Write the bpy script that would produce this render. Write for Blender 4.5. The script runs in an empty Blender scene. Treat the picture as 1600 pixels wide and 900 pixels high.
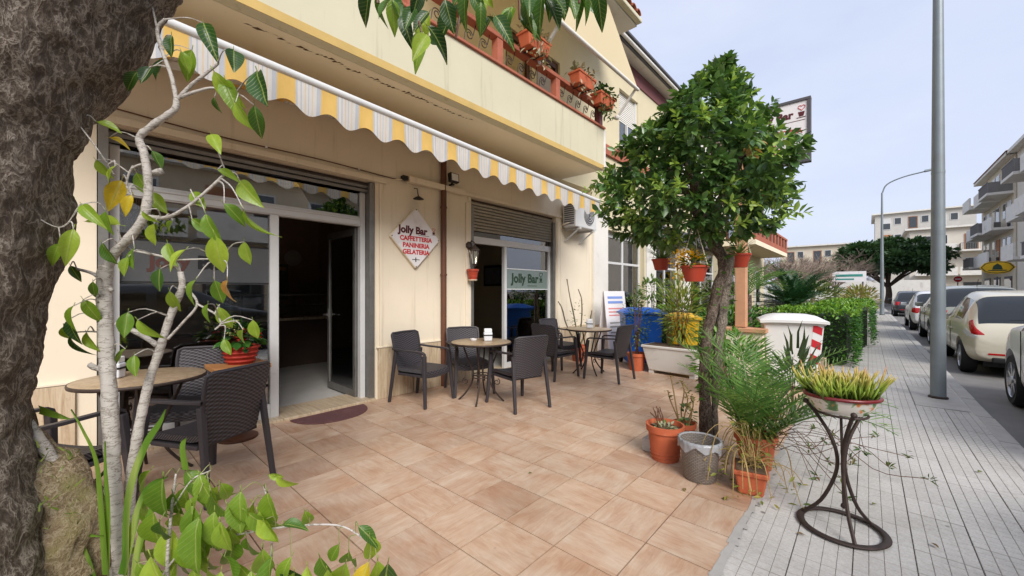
import bpy, bmesh, math, random
import numpy as np
from mathutils import Vector, Matrix
R = math.radians
rnd = random.Random(7)
nr = np.random.default_rng(11)
SC = bpy.context.scene
COL = SC.collection

# ------------------------------------------------------------------ camera, sky, sun, exposure
cam = bpy.data.cameras.new('camera'); camo = bpy.data.objects.new('camera', cam); COL.objects.link(camo)
camo.location = (0, 0, 1.38); camo.rotation_euler = (R(90), 0, R(42))
cam.sensor_width = 36; cam.lens = 13.905; cam.shift_y = 0.0031; cam.clip_start = 0.05; cam.clip_end = 2000
SC.camera = camo
SUN_EL, SUN_AZ = R(52), R(205)          # sun high, behind thin cloud
W = bpy.data.worlds.new('World'); SC.world = W; W.use_nodes = True
wn, wl = W.node_tree.nodes, W.node_tree.links
wn.clear()
wo = wn.new('ShaderNodeOutputWorld'); wb = wn.new('ShaderNodeBackground')
sk = wn.new('ShaderNodeTexSky'); sk.sky_type = 'NISHITA'; sk.sun_disc = False
sk.sun_elevation = SUN_EL; sk.sun_rotation = SUN_AZ; sk.air_density = 1.2; sk.dust_density = 3.0; sk.ozone_density = 2.0
tc = wn.new('ShaderNodeTexCoord'); mp = wn.new('ShaderNodeMapping'); mp.inputs['Scale'].default_value = (1.2, 1.2, 3.0)
nz = wn.new('ShaderNodeTexNoise'); nz.inputs['Scale'].default_value = 1.6; nz.inputs['Detail'].default_value = 5; nz.inputs['Roughness'].default_value = .55
rp = wn.new('ShaderNodeValToRGB'); rp.color_ramp.elements[0].position = .35; rp.color_ramp.elements[1].position = .75
rp.color_ramp.elements[0].color = (2.85, 3.15, 4.05, 1); rp.color_ramp.elements[1].color = (3.5, 3.7, 4.35, 1)
mx = wn.new('ShaderNodeMix'); mx.data_type = 'RGBA'; mx.inputs[0].default_value = .88
wl.new(tc.outputs['Generated'], mp.inputs[0]); wl.new(mp.outputs[0], nz.inputs['Vector']); wl.new(nz.outputs[0], rp.inputs[0])
wl.new(sk.outputs[0], mx.inputs[6]); wl.new(rp.outputs[0], mx.inputs[7]); wl.new(mx.outputs[2], wb.inputs[0])
wb.inputs[1].default_value = 0.1
wl.new(wb.outputs[0], wo.inputs[0])
sl = bpy.data.lights.new('sun', 'SUN'); sl.energy = 1.7; sl.angle = R(30); sl.color = (1, .97, .93)
so = bpy.data.objects.new('sun', sl); COL.objects.link(so)
sd = Vector((math.sin(SUN_AZ) * math.cos(SUN_EL), math.cos(SUN_AZ) * math.cos(SUN_EL), math.sin(SUN_EL)))
sd = Vector((.68, -.42, .60)).normalized()
so.rotation_euler = sd.to_track_quat('Z', 'Y').to_euler(); so.location = (3, -6, 14)
sk.sun_elevation = math.asin(sd.z); sk.sun_rotation = math.atan2(sd.x, sd.y)
SC.view_settings.view_transform = 'Standard'; SC.view_settings.look = 'None'
SC.view_settings.exposure = 1.27; SC.view_settings.gamma = 1.0; SC.view_settings.use_curve_mapping = False
SC.render.engine = 'CYCLES'
SC.cycles.max_bounces = 8; SC.cycles.transparent_max_bounces = 24; SC.cycles.use_denoising = True
SC.cycles.caustics_reflective = False; SC.cycles.caustics_refractive = False

# ------------------------------------------------------------------ helpers
def lin(c):
    if max(c) <= 1.0: return (c[0], c[1], c[2], 1)
    f = lambda v: (v / 255 / 12.92) if v / 255 <= .04045 else ((v / 255 + .055) / 1.055) ** 2.4
    return (f(c[0]), f(c[1]), f(c[2]), 1)

class NT:
    def __init__(s, name):
        s.m = bpy.data.materials.new(name); s.m.use_nodes = True
        s.n = s.m.node_tree.nodes; s.l = s.m.node_tree.links
        s.b = s.n['Principled BSDF']; s.o = s.n['Material Output']
    def new(s, t, **k):
        x = s.n.new('ShaderNode' + t)
        for a, v in k.items(): setattr(x, a, v)
        return x
    def link(s, a, b): s.l.new(a, b)
    def coord(s, kind='Object', scale=(1, 1, 1), rot=(0, 0, 0), rand=0):
        t = s.new('TexCoord'); m = s.new('Mapping')
        m.inputs['Scale'].default_value = scale; m.inputs['Rotation'].default_value = rot
        s.link(t.outputs[kind], m.inputs[0])
        if rand:
            oi = s.new('ObjectInfo'); mu = s.new('Math', operation='MULTIPLY'); mu.inputs[1].default_value = rand
            s.link(oi.outputs['Random'], mu.inputs[0]); s.link(mu.outputs[0], m.inputs['Location'])
        return m.outputs[0]
    def noise(s, vec, scale, detail=4, rough=.55, dist=0):
        x = s.new('TexNoise'); x.inputs['Scale'].default_value = scale; x.inputs['Detail'].default_value = detail
        x.inputs['Roughness'].default_value = rough; x.inputs['Distortion'].default_value = dist
        s.link(vec, x.inputs['Vector']); return x.outputs[0]
    def ramp(s, fac, stops):
        x = s.new('ValToRGB'); e = x.color_ramp.elements
        while len(e) < len(stops): e.new(.5)
        for q, (p, c) in zip(e, stops): q.position = p; q.color = lin(c) if len(c) == 3 else c
        s.link(fac, x.inputs[0]); return x.outputs[0]
    def mix(s, fac, a, b, mode='MIX'):
        x = s.new('Mix', data_type='RGBA', blend_type=mode)
        for i, v in ((0, fac), (6, a), (7, b)):
            if isinstance(v, (int, float)): x.inputs[i].default_value = v
            elif isinstance(v, tuple): x.inputs[i].default_value = lin(v) if len(v) == 3 else v
            else: s.link(v, x.inputs[i])
        return x.outputs[2]
    def bump(s, h, strength=.3, dist=.01):
        x = s.new('Bump'); x.inputs['Strength'].default_value = strength; x.inputs['Distance'].default_value = dist
        s.link(h, x.inputs['Height']); s.link(x.outputs[0], s.b.inputs['Normal'])
    def col(s, c):
        if isinstance(c, tuple): s.b.inputs['Base Color'].default_value = lin(c)
        else: s.link(c, s.b.inputs['Base Color'])
    def rough(s, v, metal=0, spec=.5):
        s.b.inputs['Roughness'].default_value = v; s.b.inputs['Metallic'].default_value = metal
        s.b.inputs['Specular IOR Level'].default_value = spec

def pm(name, c, rough=.6, var=.12, scale=3, bump=.15, bscale=60, metal=0, spec=.4, dirt=None, dscale=1.5, dth=.55, bd=.004, rand=3.0, ov=0):
    t = NT(name); v = t.coord(rand=rand); c = lin(c)
    n = t.noise(v, scale, 6, .6)
    lo = tuple(x * (1 - var) for x in c[:3]) + (1,); hi = tuple(min(1, x * (1 + var * .8)) for x in c[:3]) + (1,)
    cc = t.ramp(n, [(.3, lo), (.7, hi)])
    if ov:
        oi = t.new('ObjectInfo')
        sh = t.ramp(oi.outputs['Random'], [(0, (1 - ov,) * 3 + (1,)), (1, (1, 1, 1, 1))])
        cc = t.mix(1.0, cc, sh, 'MULTIPLY')
    if dirt:
        d = t.noise(v, dscale, 8, .65, .4)
        f = t.ramp(d, [(dth, (0, 0, 0, 1)), (min(.98, dth + .18), (.7, .7, .7, 1))])
        cc = t.mix(f, cc, dirt)
    t.col(cc); t.rough(rough, metal, spec)
    if bump: t.bump(t.noise(v, bscale, 4), bump, bd)
    return t.m

def leafmat(name, cols, trans=.35, rough=.38, island=True, gl=.45):
    t = NT(name)
    if island:
        g = t.new('NewGeometry'); f = g.outputs['Random Per Island']
    else:
        oi = t.new('ObjectInfo'); f = oi.outputs['Random']
    st = [(i / max(1, len(cols) - 1), c) for i, c in enumerate(cols)]
    c = t.ramp(f, st)
    v = t.coord(scale=(1, 1, 1)); n = t.noise(v, 35 if island else 5, 3)
    if not island:                                     # midrib and side veins of a single leaf
        sp = t.new('SeparateXYZ'); t.link(v, sp.inputs[0]); ab = t.new('Math', operation='ABSOLUTE'); t.link(sp.outputs[0], ab.inputs[0])
        mid = t.ramp(ab.outputs[0], [(.006, (1, 1, 1, 1)), (.02, (0, 0, 0, 1))])
        k1 = t.new('Math', operation='SUBTRACT'); t.link(sp.outputs[1], k1.inputs[0]); t.link(ab.outputs[0], k1.inputs[1]); k2 = t.new('Math', operation='MULTIPLY'); k2.inputs[1].default_value = 62; t.link(k1.outputs[0], k2.inputs[0]); k3 = t.new('Math', operation='SINE'); t.link(k2.outputs[0], k3.inputs[0])
        vv = t.ramp(k3.outputs[0], [(.75, (0, 0, 0, 1)), (1, (.35, .35, .35, 1))]); vm = t.mix(1.0, mid, vv, 'ADD'); c = t.mix(t.mix(1.0, vm, (.5, .5, .5, 1), 'MULTIPLY'), c, (196, 206, 120)); t.bump(vm, .25, .02)
        ed_ = t.noise(v, 2.3, 5, .7); c = t.mix(t.ramp(ed_, [(.66, (0, 0, 0, 1)), (.74, (.55, .55, .55, 1))]), c, (150, 130, 60))
    c = t.mix(1.0, c, t.ramp(n, [(.3, (.78, .8, .78, 1)), (.7, (1, 1, 1, 1))]), 'MULTIPLY')
    t.col(c); t.rough(rough, 0, gl)
    tr = t.new('BsdfTranslucent'); ms = t.new('MixShader'); ms.inputs[0].default_value = trans
    t.link(t.mix(1.0, c, (1, 1, .55, 1), 'MULTIPLY'), tr.inputs[0])
    t.link(t.b.outputs[0], ms.inputs[1]); t.link(tr.outputs[0], ms.inputs[2]); t.link(ms.outputs[0], t.o.inputs[0])
    return t.m

def glassmat(name, tint=(.85, .9, .9), ior=1.6, rough=0.0, opac=0.0, body=(.5, .5, .5)):
    t = NT(name)
    fr = t.new('Fresnel'); fr.inputs['IOR'].default_value = ior
    tr = t.new('BsdfTransparent'); tr.inputs[0].default_value = tint + (1,)
    gl = t.new('BsdfGlossy'); gl.inputs['Roughness'].default_value = rough; gl.inputs[0].default_value = (1, 1, 1, 1)
    ms = t.new('MixShader'); t.link(fr.outputs[0], ms.inputs[0])
    base = tr.outputs[0]
    if opac:
        df = t.new('BsdfDiffuse'); df.inputs[0].default_value = lin(body)
        m2 = t.new('MixShader'); m2.inputs[0].default_value = opac
        t.link(tr.outputs[0], m2.inputs[1]); t.link(df.outputs[0], m2.inputs[2]); base = m2.outputs[0]
    t.link(base, ms.inputs[1]); t.link(gl.outputs[0], ms.inputs[2]); t.link(ms.outputs[0], t.o.inputs[0])
    return t.m

class M:
    """collects geometry for ONE mesh"""
    def __init__(s): s.v = []; s.f = []; s.mi = []; s.k = 0
    def add(s, vs, fs):
        b = len(s.v); s.v += [tuple(p) for p in vs]; s.f += [tuple(b + i for i in f) for f in fs]; s.mi += [s.k] * len(fs); return s
    def box(s, x0, x1, y0, y1, z0, z1):
        return s.add([(x0, y0, z0), (x1, y0, z0), (x1, y1, z0), (x0, y1, z0), (x0, y0, z1), (x1, y0, z1), (x1, y1, z1), (x0, y1, z1)],
                     [(0, 3, 2, 1), (4, 5, 6, 7), (0, 1, 5, 4), (1, 2, 6, 5), (2, 3, 7, 6), (3, 0, 4, 7)])
    def frust(s, c, a0, b0, a1, b1, z0, z1):          # tapered box
        x, y = c
        return s.add([(x - a0, y - b0, z0), (x + a0, y - b0, z0), (x + a0, y + b0, z0), (x - a0, y + b0, z0),
                      (x - a1, y - b1, z1), (x + a1, y - b1, z1), (x + a1, y + b1, z1), (x - a1, y + b1, z1)],
                     [(0, 3, 2, 1), (4, 5, 6, 7), (0, 1, 5, 4), (1, 2, 6, 5), (2, 3, 7, 6), (3, 0, 4, 7)])
    def hexa(s, b, t):                                  # 4 bottom pts, 4 top pts
        return s.add(list(b) + list(t), [(0, 3, 2, 1), (4, 5, 6, 7), (0, 1, 5, 4), (1, 2, 6, 5), (2, 3, 7, 6), (3, 0, 4, 7)])
    def bar(s, p, q, w, h=None, up=(0, 0, 1)):
        p, q = Vector(p), Vector(q); h = h or w; d = (q - p).normalized(); u = Vector(up)
        if abs(d.dot(u)) > .98: u = Vector((1, 0, 0))
        a = d.cross(u).normalized() * w / 2; c = a.cross(d).normalized() * h / 2
        return s.hexa([p - a - c, p + a - c, p + a + c, p - a + c], [q - a - c, q + a - c, q + a + c, q - a + c])
    def tube(s, pts, rad, n=8, cap=True, jit=0):
        P = [Vector(p) for p in pts]; m = len(P)
        if not isinstance(rad, (list, tuple)): rad = [rad] * m
        rings = []; t0 = (P[1] - P[0]).normalized()
        a = t0.orthogonal().normalized()
        for i in range(m):
            t = (P[min(i + 1, m - 1)] - P[max(i - 1, 0)]).normalized()
            a = (a - t * a.dot(t)).normalized(); b = t.cross(a)
            rings.append([P[i] + (a * math.cos(2 * math.pi * j / n) + b * math.sin(2 * math.pi * j / n)) * rad[i] * (1 + (rnd.uniform(-jit, jit) if jit else 0)) for j in range(n)])
        vs = [p for r in rings for p in r]
        fs = [(i * n + j, i * n + (j + 1) % n, (i + 1) * n + (j + 1) % n, (i + 1) * n + j) for i in range(m - 1) for j in range(n)]
        if cap: fs += [tuple(range(n - 1, -1, -1)), tuple((m - 1) * n + j for j in range(n))]
        return s.add(vs, fs)
    def lathe(s, prof, n=24, c=(0, 0, 0), sx=1, sy=1):
        vs = []; m = len(prof)
        for r, z in prof:
            for j in range(n):
                a = 2 * math.pi * j / n; vs.append((c[0] + r * sx * math.cos(a), c[1] + r * sy * math.sin(a), c[2] + z))
        fs = [(i * n + j, i * n + (j + 1) % n, (i + 1) * n + (j + 1) % n, (i + 1) * n + j) for i in range(m - 1) for j in range(n)]
        fs += [tuple(range(n - 1, -1, -1)), tuple((m - 1) * n + j for j in range(n))]
        return s.add(vs, fs)
    def ball(s, c, r, n=8, m=6, sz=1):
        return s.lathe([(max(.02 * r, r * math.sin(math.pi * i / m)), -r * sz * math.cos(math.pi * i / m)) for i in range(m + 1)], n, c)
    def torus(s, c, rx, ry, r, n=40, m=8, flat=1):
        vs = []
        for i in range(n):
            a = 2 * math.pi * i / n
            for j in range(m):
                b = 2 * math.pi * j / m
                vs.append((c[0] + (rx + r * math.cos(b)) * math.cos(a), c[1] + (ry + r * math.cos(b)) * math.sin(a), c[2] + r * flat * math.sin(b)))
        return s.add(vs, [(i * m + j, ((i + 1) % n) * m + j, ((i + 1) % n) * m + (j + 1) % m, i * m + (j + 1) % m) for i in range(n) for j in range(m)])
    def grid(s, rows, closed=False):
        m, n = len(rows), len(rows[0]); vs = [p for r in rows for p in r]
        fs = [(i * n + j, i * n + (j + 1) % n, (i + 1) * n + (j + 1) % n, (i + 1) * n + j) for i in range(m - 1) for j in range(n if closed else n - 1)]
        return s.add(vs, fs)
    def prism(s, poly, axis, a, b):                      # polygon (u,v) extruded along axis from a to b
        n = len(poly); f = {'x': lambda u, v, w: (w, u, v), 'y': lambda u, v, w: (u, w, v), 'z': lambda u, v, w: (u, v, w)}[axis]
        vs = [f(u, v, a) for u, v in poly] + [f(u, v, b) for u, v in poly]
        return s.add(vs, [tuple(range(n - 1, -1, -1)), tuple(range(n, 2 * n))] + [(i, (i + 1) % n, n + (i + 1) % n, n + i) for i in range(n)])

def top(o):
    while o.parent: o = o.parent
    return o
def mesh(name, mb, mats, fix=True):
    me = bpy.data.meshes.new(name); me.from_pydata(mb.v, [], mb.f)
    for m in (mats if isinstance(mats, (list, tuple)) else [mats]): me.materials.append(m)
    if any(mb.mi): me.polygons.foreach_set('material_index', mb.mi)
    if fix:
        bm = bmesh.new(); bm.from_mesh(me); bmesh.ops.recalc_face_normals(bm, faces=bm.faces); bm.to_mesh(me); bm.free()
    return me
def obj(name, mb, mats, parent=None, local=False, bevel=0, smooth=False, fix=True, seg=2, angle=40):
    """links ONE mesh object; coordinates are world unless local"""
    if parent is not None and not local and isinstance(mb, M):
        o = top(parent).location; mb.v = [(p[0] - o.x, p[1] - o.y, p[2] - o.z) for p in mb.v]
    me = mesh(name, mb, mats, fix) if isinstance(mb, M) else mb
    ob = bpy.data.objects.new(name, me); COL.objects.link(ob)
    if parent is not None: ob.parent = parent
    if smooth:
        me.polygons.foreach_set('use_smooth', [True] * len(me.polygons))
        if smooth != 'all': me.set_sharp_from_angle(angle=R(angle))
    if bevel:
        b = ob.modifiers.new('bevel', 'BEVEL'); b.width = bevel; b.segments = seg; b.limit_method = 'ANGLE'; b.angle_limit = R(40)
    return ob
def tag(o, label, cat=None, group=None, kind=None):
    o['label'] = label
    if cat: o['category'] = cat
    if group: o['group'] = group
    if kind: o['kind'] = kind
    return o
def struct(name, mb, mats, **k):
    o = obj(name, mb, mats, **k); o['kind'] = 'structure'; return o
def thing(name, label, cat, loc=(0, 0, 0), rz=0, group=None):
    o = bpy.data.objects.new(name, None); COL.objects.link(o); o.empty_display_size = .1
    o.location = loc; o.rotation_euler = (0, 0, rz); return tag(o, label, cat, group)
def copy_tree(o, parent=None):
    c = o.copy(); COL.objects.link(c); c.parent = parent
    for ch in list(o.children): copy_tree(ch, c)
    return c
def dup(o, loc, rz, label, group=None):
    c = copy_tree(o); c.location = loc; c.rotation_euler = (0, 0, rz); c['label'] = label
    if group: c['group'] = group
    return c
def text(s, size, mat, parent, loc, rot, name='lettering', ext=.001, off=0, align='CENTER', sx=1):
    """flat lettering as a mesh of its own (location local to parent)"""
    cu = bpy.data.curves.new(name, 'FONT'); cu.body = s; cu.size = size; cu.extrude = ext; cu.offset = off; cu.align_x = align; cu.align_y = 'CENTER'; cu.resolution_u = 3
    ob = bpy.data.objects.new(name, cu); COL.objects.link(ob)
    dg = bpy.context.evaluated_depsgraph_get(); me = bpy.data.meshes.new_from_object(ob.evaluated_get(dg))
    bpy.data.objects.remove(ob); bpy.data.curves.remove(cu)
    me.materials.clear(); me.materials.append(mat)
    o = bpy.data.objects.new(name, me); COL.objects.link(o); o.parent = parent; o.location = loc; o.rotation_euler = rot; o.scale = (sx, 1, 1)
    return o

# ---- leaves: many small faces in one mesh
LEAF = np.array([(0, 0, 0), (.34, .30, .05), (.42, .62, .03), (0, 1, -.12), (-.42, .62, .03), (-.34, .30, .05), (0, .5, -.07)])
LEAFF = [(0, 1, 6), (1, 2, 6), (2, 3, 6), (3, 4, 6), (4, 5, 6), (5, 0, 6)]
BLADE = np.array([(-.5, 0, 0), (.5, 0, 0), (.38, .55, .06), (0, 1, -.05), (-.38, .55, .06)])
BLADEF = [(0, 1, 2, 4), (4, 2, 3)]
def leaves(name, pos, dirs, L, wid, mats, parent, local=False, tmpl=LEAF, tf=LEAFF, mi=None, up=None):
    """pos (n,3), dirs (n,3), L (n,), wid = width / length"""
    n = len(pos); pos = np.asarray(pos, float); d = np.asarray(dirs, float); d /= np.linalg.norm(d, axis=1, keepdims=True) + 1e-9
    u = np.tile(np.array([0, 0, 1.0]), (n, 1)) if up is None else np.asarray(up, float)
    u = u + nr.normal(0, .35, (n, 3)); x = np.cross(d, u); x /= np.linalg.norm(x, axis=1, keepdims=True) + 1e-9; z = np.cross(x, d)
    L = np.asarray(L, float).reshape(n, 1, 1)
    t = tmpl[None] * np.array([wid, 1, 1]); 
    V = pos[:, None] + L * (t[..., 0:1] * x[:, None] + t[..., 1:2] * d[:, None] + t[..., 2:3] * z[:, None])
    k = len(tmpl); me = bpy.data.meshes.new(name); V = V.reshape(-1, 3)
    if parent is not None and not local: V = V - np.array(top(parent).location)
    F = []
    for i in range(n):
        b = i * k; F += [tuple(b + j for j in f) for f in tf]
    me.from_pydata(V.tolist(), [], F)
    ml = mats if isinstance(mats, (list, tuple)) else [mats]
    for m in ml: me.materials.append(m)
    if mi is not None: me.polygons.foreach_set('material_index', np.repeat(np.asarray(mi, int), len(tf)).tolist())
    me.polygons.foreach_set('use_smooth', [True] * len(me.polygons))
    o = bpy.data.objects.new(name, me); COL.objects.link(o)
    if parent is not None: o.parent = parent
    return o
def rand_dirs(n, zmin=-1, zmax=1):
    z = nr.uniform(zmin, zmax, n); a = nr.uniform(0, 2 * math.pi, n); r = np.sqrt(np.maximum(0, 1 - z * z))
    return np.stack([r * np.cos(a), r * np.sin(a), z], 1)
def bush_points(c, rad, n, shell=.55):
    d = rand_dirs(n); r = (shell + (1 - shell) * nr.random(n)) ** .6
    return np.array(c) + d * r[:, None] * np.array(rad), d
def smooth_path(pts, k=4):
    P = [Vector(p) for p in pts]; P = [P[0] * 2 - P[1]] + P + [P[-1] * 2 - P[-2]]; out = []
    for i in range(1, len(P) - 2):
        for j in range(k):
            t = j / k; a, b, c, d = P[i - 1], P[i], P[i + 1], P[i + 2]
            out.append(.5 * ((2 * b) + (c - a) * t + (2 * a - 5 * b + 4 * c - d) * t * t + (3 * b - a - 3 * c + d) * t ** 3))
    out.append(P[-2]); return out
# ------------------------------------------------------------------ materials
def tile_mat():
    t = NT('patio_tile')
    v = t.coord(rand=37.0); vs = t.coord(scale=(1.4, 6, 1), rand=37.0)
    a = t.noise(vs, 3.4, 7, .66, .9); b = t.noise(v, 4.0, 4, .6); c = t.noise(t.coord(scale=(2, 40, 1), rand=19.0), 3, 3, .6)
    col = t.ramp(a, [(.25, (158, 118, 92)), (.42, (188, 150, 122)), (.58, (203, 175, 149)), (.78, (218, 200, 180))])
    col = t.mix(.45, col, t.ramp(b, [(.3, (172, 124, 94)), (.68, (214, 198, 180))]), 'MIX')
    col = t.mix(.10, col, t.ramp(c, [(.35, (150, 118, 94)), (.6, (216, 190, 160))]), 'MIX')
    oi = t.new('ObjectInfo'); col = t.mix(1.0, col, t.ramp(oi.outputs['Random'], [(0, (.84, .80, .78, 1)), (.5, (.95, .95, .94, 1)), (1, (1, .99, .96, 1))]), 'MULTIPLY')
    ge = t.new('NewGeometry'); st = t.noise(ge.outputs['Position'], 1.1, 7, .62); col = t.mix(1.0, col, t.ramp(st, [(.32, (.80, .77, .73, 1)), (.55, (1, 1, 1, 1))]), 'MULTIPLY')
    sp2 = t.noise(ge.outputs['Position'], 9, 5, .7); col = t.mix(t.ramp(sp2, [(.66, (0, 0, 0, 1)), (.76, (.5, .5, .5, 1))]), col, (120, 92, 70))
    t.col(col); t.rough(.42, 0, .45); t.bump(a, .18, .003)
    r = t.ramp(b, [(.3, (.34, .34, .34, 1)), (.7, (.55, .55, .55, 1))]); t.link(r, t.b.inputs['Roughness'])
    return t.m
def paving_mat():
    t = NT('paving_slab'); ge = t.new('NewGeometry'); P = ge.outputs['Position']; n = t.noise(P, 1.3, 8, .66); f = t.noise(P, 60, 4, .7); oi = t.new('ObjectInfo')
    c = t.ramp(n, [(.28, (168, 163, 156)), (.5, (194, 190, 184)), (.72, (208, 204, 198))])
    c = t.mix(1.0, c, t.ramp(oi.outputs['Random'], [(0, (.86, .86, .85, 1)), (1, (1, 1, 1, 1))]), 'MULTIPLY'); c = t.mix(.35, c, t.ramp(f, [(.3, (142, 137, 130)), (.7, (204, 200, 195))]))
    vo = t.new('TexVoronoi'); vo.inputs['Scale'].default_value = 3.2; t.link(P, vo.inputs['Vector']); c = t.mix(t.ramp(vo.outputs['Distance'], [(.035, (.75, .75, .75, 1)), (.06, (0, 0, 0, 1))]), c, (84, 78, 72))
    s_ = t.noise(P, 3.3, 6, .7); c = t.mix(t.ramp(s_, [(.62, (0, 0, 0, 1)), (.74, (.45, .45, .45, 1))]), c, (112, 104, 94))
    t.col(c); t.rough(.82, 0, .3); t.bump(f, .3, .002); return t.m
def pave_far_mat():
    t = NT('paving_far'); br = t.new('TexBrick'); br.offset = 0; br.squash = 1
    br.inputs['Color1'].default_value = lin((186, 182, 175)); br.inputs['Color2'].default_value = lin((174, 170, 163)); br.inputs['Mortar'].default_value = lin((118, 112, 104))
    br.inputs['Scale'].default_value = 1; br.inputs['Mortar Size'].default_value = .004; br.inputs['Brick Width'].default_value = .2415; br.inputs['Row Height'].default_value = .2415
    v = t.coord(); t.link(v, br.inputs['Vector'])
    b2 = t.new('TexBrick'); b2.offset = 0; b2.inputs['Scale'].default_value = 1; b2.inputs['Mortar Size'].default_value = .003; b2.inputs['Brick Width'].default_value = .0604; b2.inputs['Row Height'].default_value = .0604
    b2.inputs['Color1'].default_value = b2.inputs['Color2'].default_value = (1, 1, 1, 1); b2.inputs['Mortar'].default_value = (.72, .72, .72, 1); t.link(v, b2.inputs['Vector'])
    n = t.noise(v, 1.2, 8, .65)
    c = t.mix(1.0, br.outputs[0], b2.outputs[0], 'MULTIPLY'); c = t.mix(1.0, c, t.ramp(n, [(.3, (.82, .81, .79, 1)), (.7, (1, 1, 1, 1))]), 'MULTIPLY')
    t.col(c); t.rough(.8, 0, .3); return t.m
def wood_mat(name, c1, c2, sc=(1, 1, 14), rough=.5, spec=.4):
    t = NT(name); v = t.coord(scale=sc, rand=5.0); n = t.noise(v, 3, 6, .6, .6)
    t.col(t.ramp(n, [(.3, c1), (.7, c2)])); t.rough(rough, 0, spec); t.bump(n, .15, .002); return t.m
def travertine():
    t = NT('travertine'); v = t.coord(scale=(1, 14, 1.2), rand=11.0); n = t.noise(v, 2.2, 9, .72, .8); w = t.coord(rand=11.0); m = t.noise(w, 14, 5, .7)
    c = t.ramp(n, [(.25, (140, 114, 88)), (.5, (190, 170, 142)), (.75, (212, 198, 174))])
    c = t.mix(t.ramp(m, [(.62, (0, 0, 0, 1)), (.72, (.5, .5, .5, 1))]), c, (150, 122, 96))
    t.col(c); t.rough(.45, 0, .4); t.bump(n, .12, .003); return t.m
def plaster(name, c, dirt, dth=.58, ds=.6):
    t = NT(name); v = t.coord(); n = t.noise(v, .9, 8, .62); f = t.noise(v, 260, 3)
    l = lin(c); cc = t.ramp(n, [(.3, tuple(x * .9 for x in l[:3]) + (1,)), (.7, l)])
    st = t.noise(t.coord(scale=(5, 5, .35)), 2.0, 7, .65)
    cc = t.mix(t.ramp(st, [(dth, (0, 0, 0, 1)), (dth + .22, (ds, ds, ds, 1))]), cc, dirt)
    t.col(cc); t.rough(.85, 0, .25); t.bump(f, .25, .002); return t.m
def awning_mat():
    t = NT('awning_stripe'); tcn = t.new('TexCoord'); sp = t.new('SeparateXYZ'); t.link(tcn.outputs['Object'], sp.inputs[0])
    a = t.new('Math', operation='ADD'); a.inputs[1].default_value = 20 * .342 - 1.09 ; t.link(sp.outputs['Y'], a.inputs[0])
    m = t.new('Math', operation='MODULO'); m.inputs[1].default_value = .342; t.link(a.outputs[0], m.inputs[0])
    d = t.new('Math', operation='DIVIDE'); d.inputs[1].default_value = .342; t.link(m.outputs[0], d.inputs[0])
    W_, Y_, G_ = (238, 236, 232), (246, 206, 122), (208, 212, 220)
    L = [(0, Y_), (.385, G_), (.43, W_), (.50, G_), (.53, W_), (.60, (238, 214, 180)), (.62, W_), (.68, G_), (.70, W_), (.77, (238, 214, 180)), (.79, W_), (.88, G_), (.985, Y_)]
    x = t.new('ValToRGB'); x.color_ramp.interpolation = 'CONSTANT'; e = x.color_ramp.elements
    while len(e) < len(L): e.new(.99)
    for q, (p, c) in zip(e, L): q.position = p; q.color = lin(c)
    t.link(d.outputs[0], x.inputs[0])
    n = t.noise(t.coord(scale=(1, 1, .5)), 5, 6, .6)
    c = t.mix(1.0, x.outputs[0], t.ramp(n, [(.3, (.86, .85, .82, 1)), (.65, (1, 1, 1, 1))]), 'MULTIPLY')
    t.col(c); t.rough(.8, 0, .2)
    tr = t.new('BsdfTranslucent'); ms = t.new('MixShader'); ms.inputs[0].default_value = .4; t.link(c, tr.inputs[0])
    t.link(t.b.outputs[0], ms.inputs[1]); t.link(tr.outputs[0], ms.inputs[2]); t.link(ms.outputs[0], t.o.inputs[0])
    return t.m
def bark(name, c1, c2, c3, sc=(9, 9, 2.2), st=.9, dist=.03, extra=None):
    """wrinkled bark: dark ground, pale wavering ridges at two sizes, fine grain"""
    t = NT(name); v = t.coord(scale=sc)
    def ridge(vec, scale, w, d):
        n = t.noise(vec, scale, 6, .6, d); sb = t.new('Math', operation='SUBTRACT'); sb.inputs[1].default_value = .5; t.link(n, sb.inputs[0]); ab = t.new('Math', operation='ABSOLUTE'); t.link(sb.outputs[0], ab.inputs[0])
        return t.ramp(ab.outputs[0], [(0, (1, 1, 1, 1)), (w, (.35, .35, .35, 1)), (w * 3, (0, 0, 0, 1))])
    r1 = ridge(v, 3.2, .03, .5); r2 = ridge(t.coord(scale=tuple(x * 1.9 for x in sc), rot=(.2, .15, .3)), 3.4, .035, .4); g = t.noise(t.coord(), 190, 4, .7); big = t.noise(t.coord(), 3, 4)
    h = t.mix(.5, r1, r2, 'LIGHTEN'); h = t.mix(1.0, h, t.mix(.5, r1, r2, 'MIX'), 'LIGHTEN'); h2 = t.mix(.25, h, g, 'MIX')
    c = t.ramp(h2, [(.08, c1), (.38, c2), (.75, c3)])
    c = t.mix(1.0, c, t.ramp(big, [(.3, (.75, .74, .72, 1)), (.7, (1, 1, 1, 1))]), 'MULTIPLY')
    if extra: c = t.mix(t.ramp(t.noise(t.coord(), 9, 6), [(.52, (0, 0, 0, 1)), (.68, (.85, .85, .85, 1))]), c, extra)
    t.col(c); t.rough(.9, 0, .2); t.bump(h2, st, dist); return t.m

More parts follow.
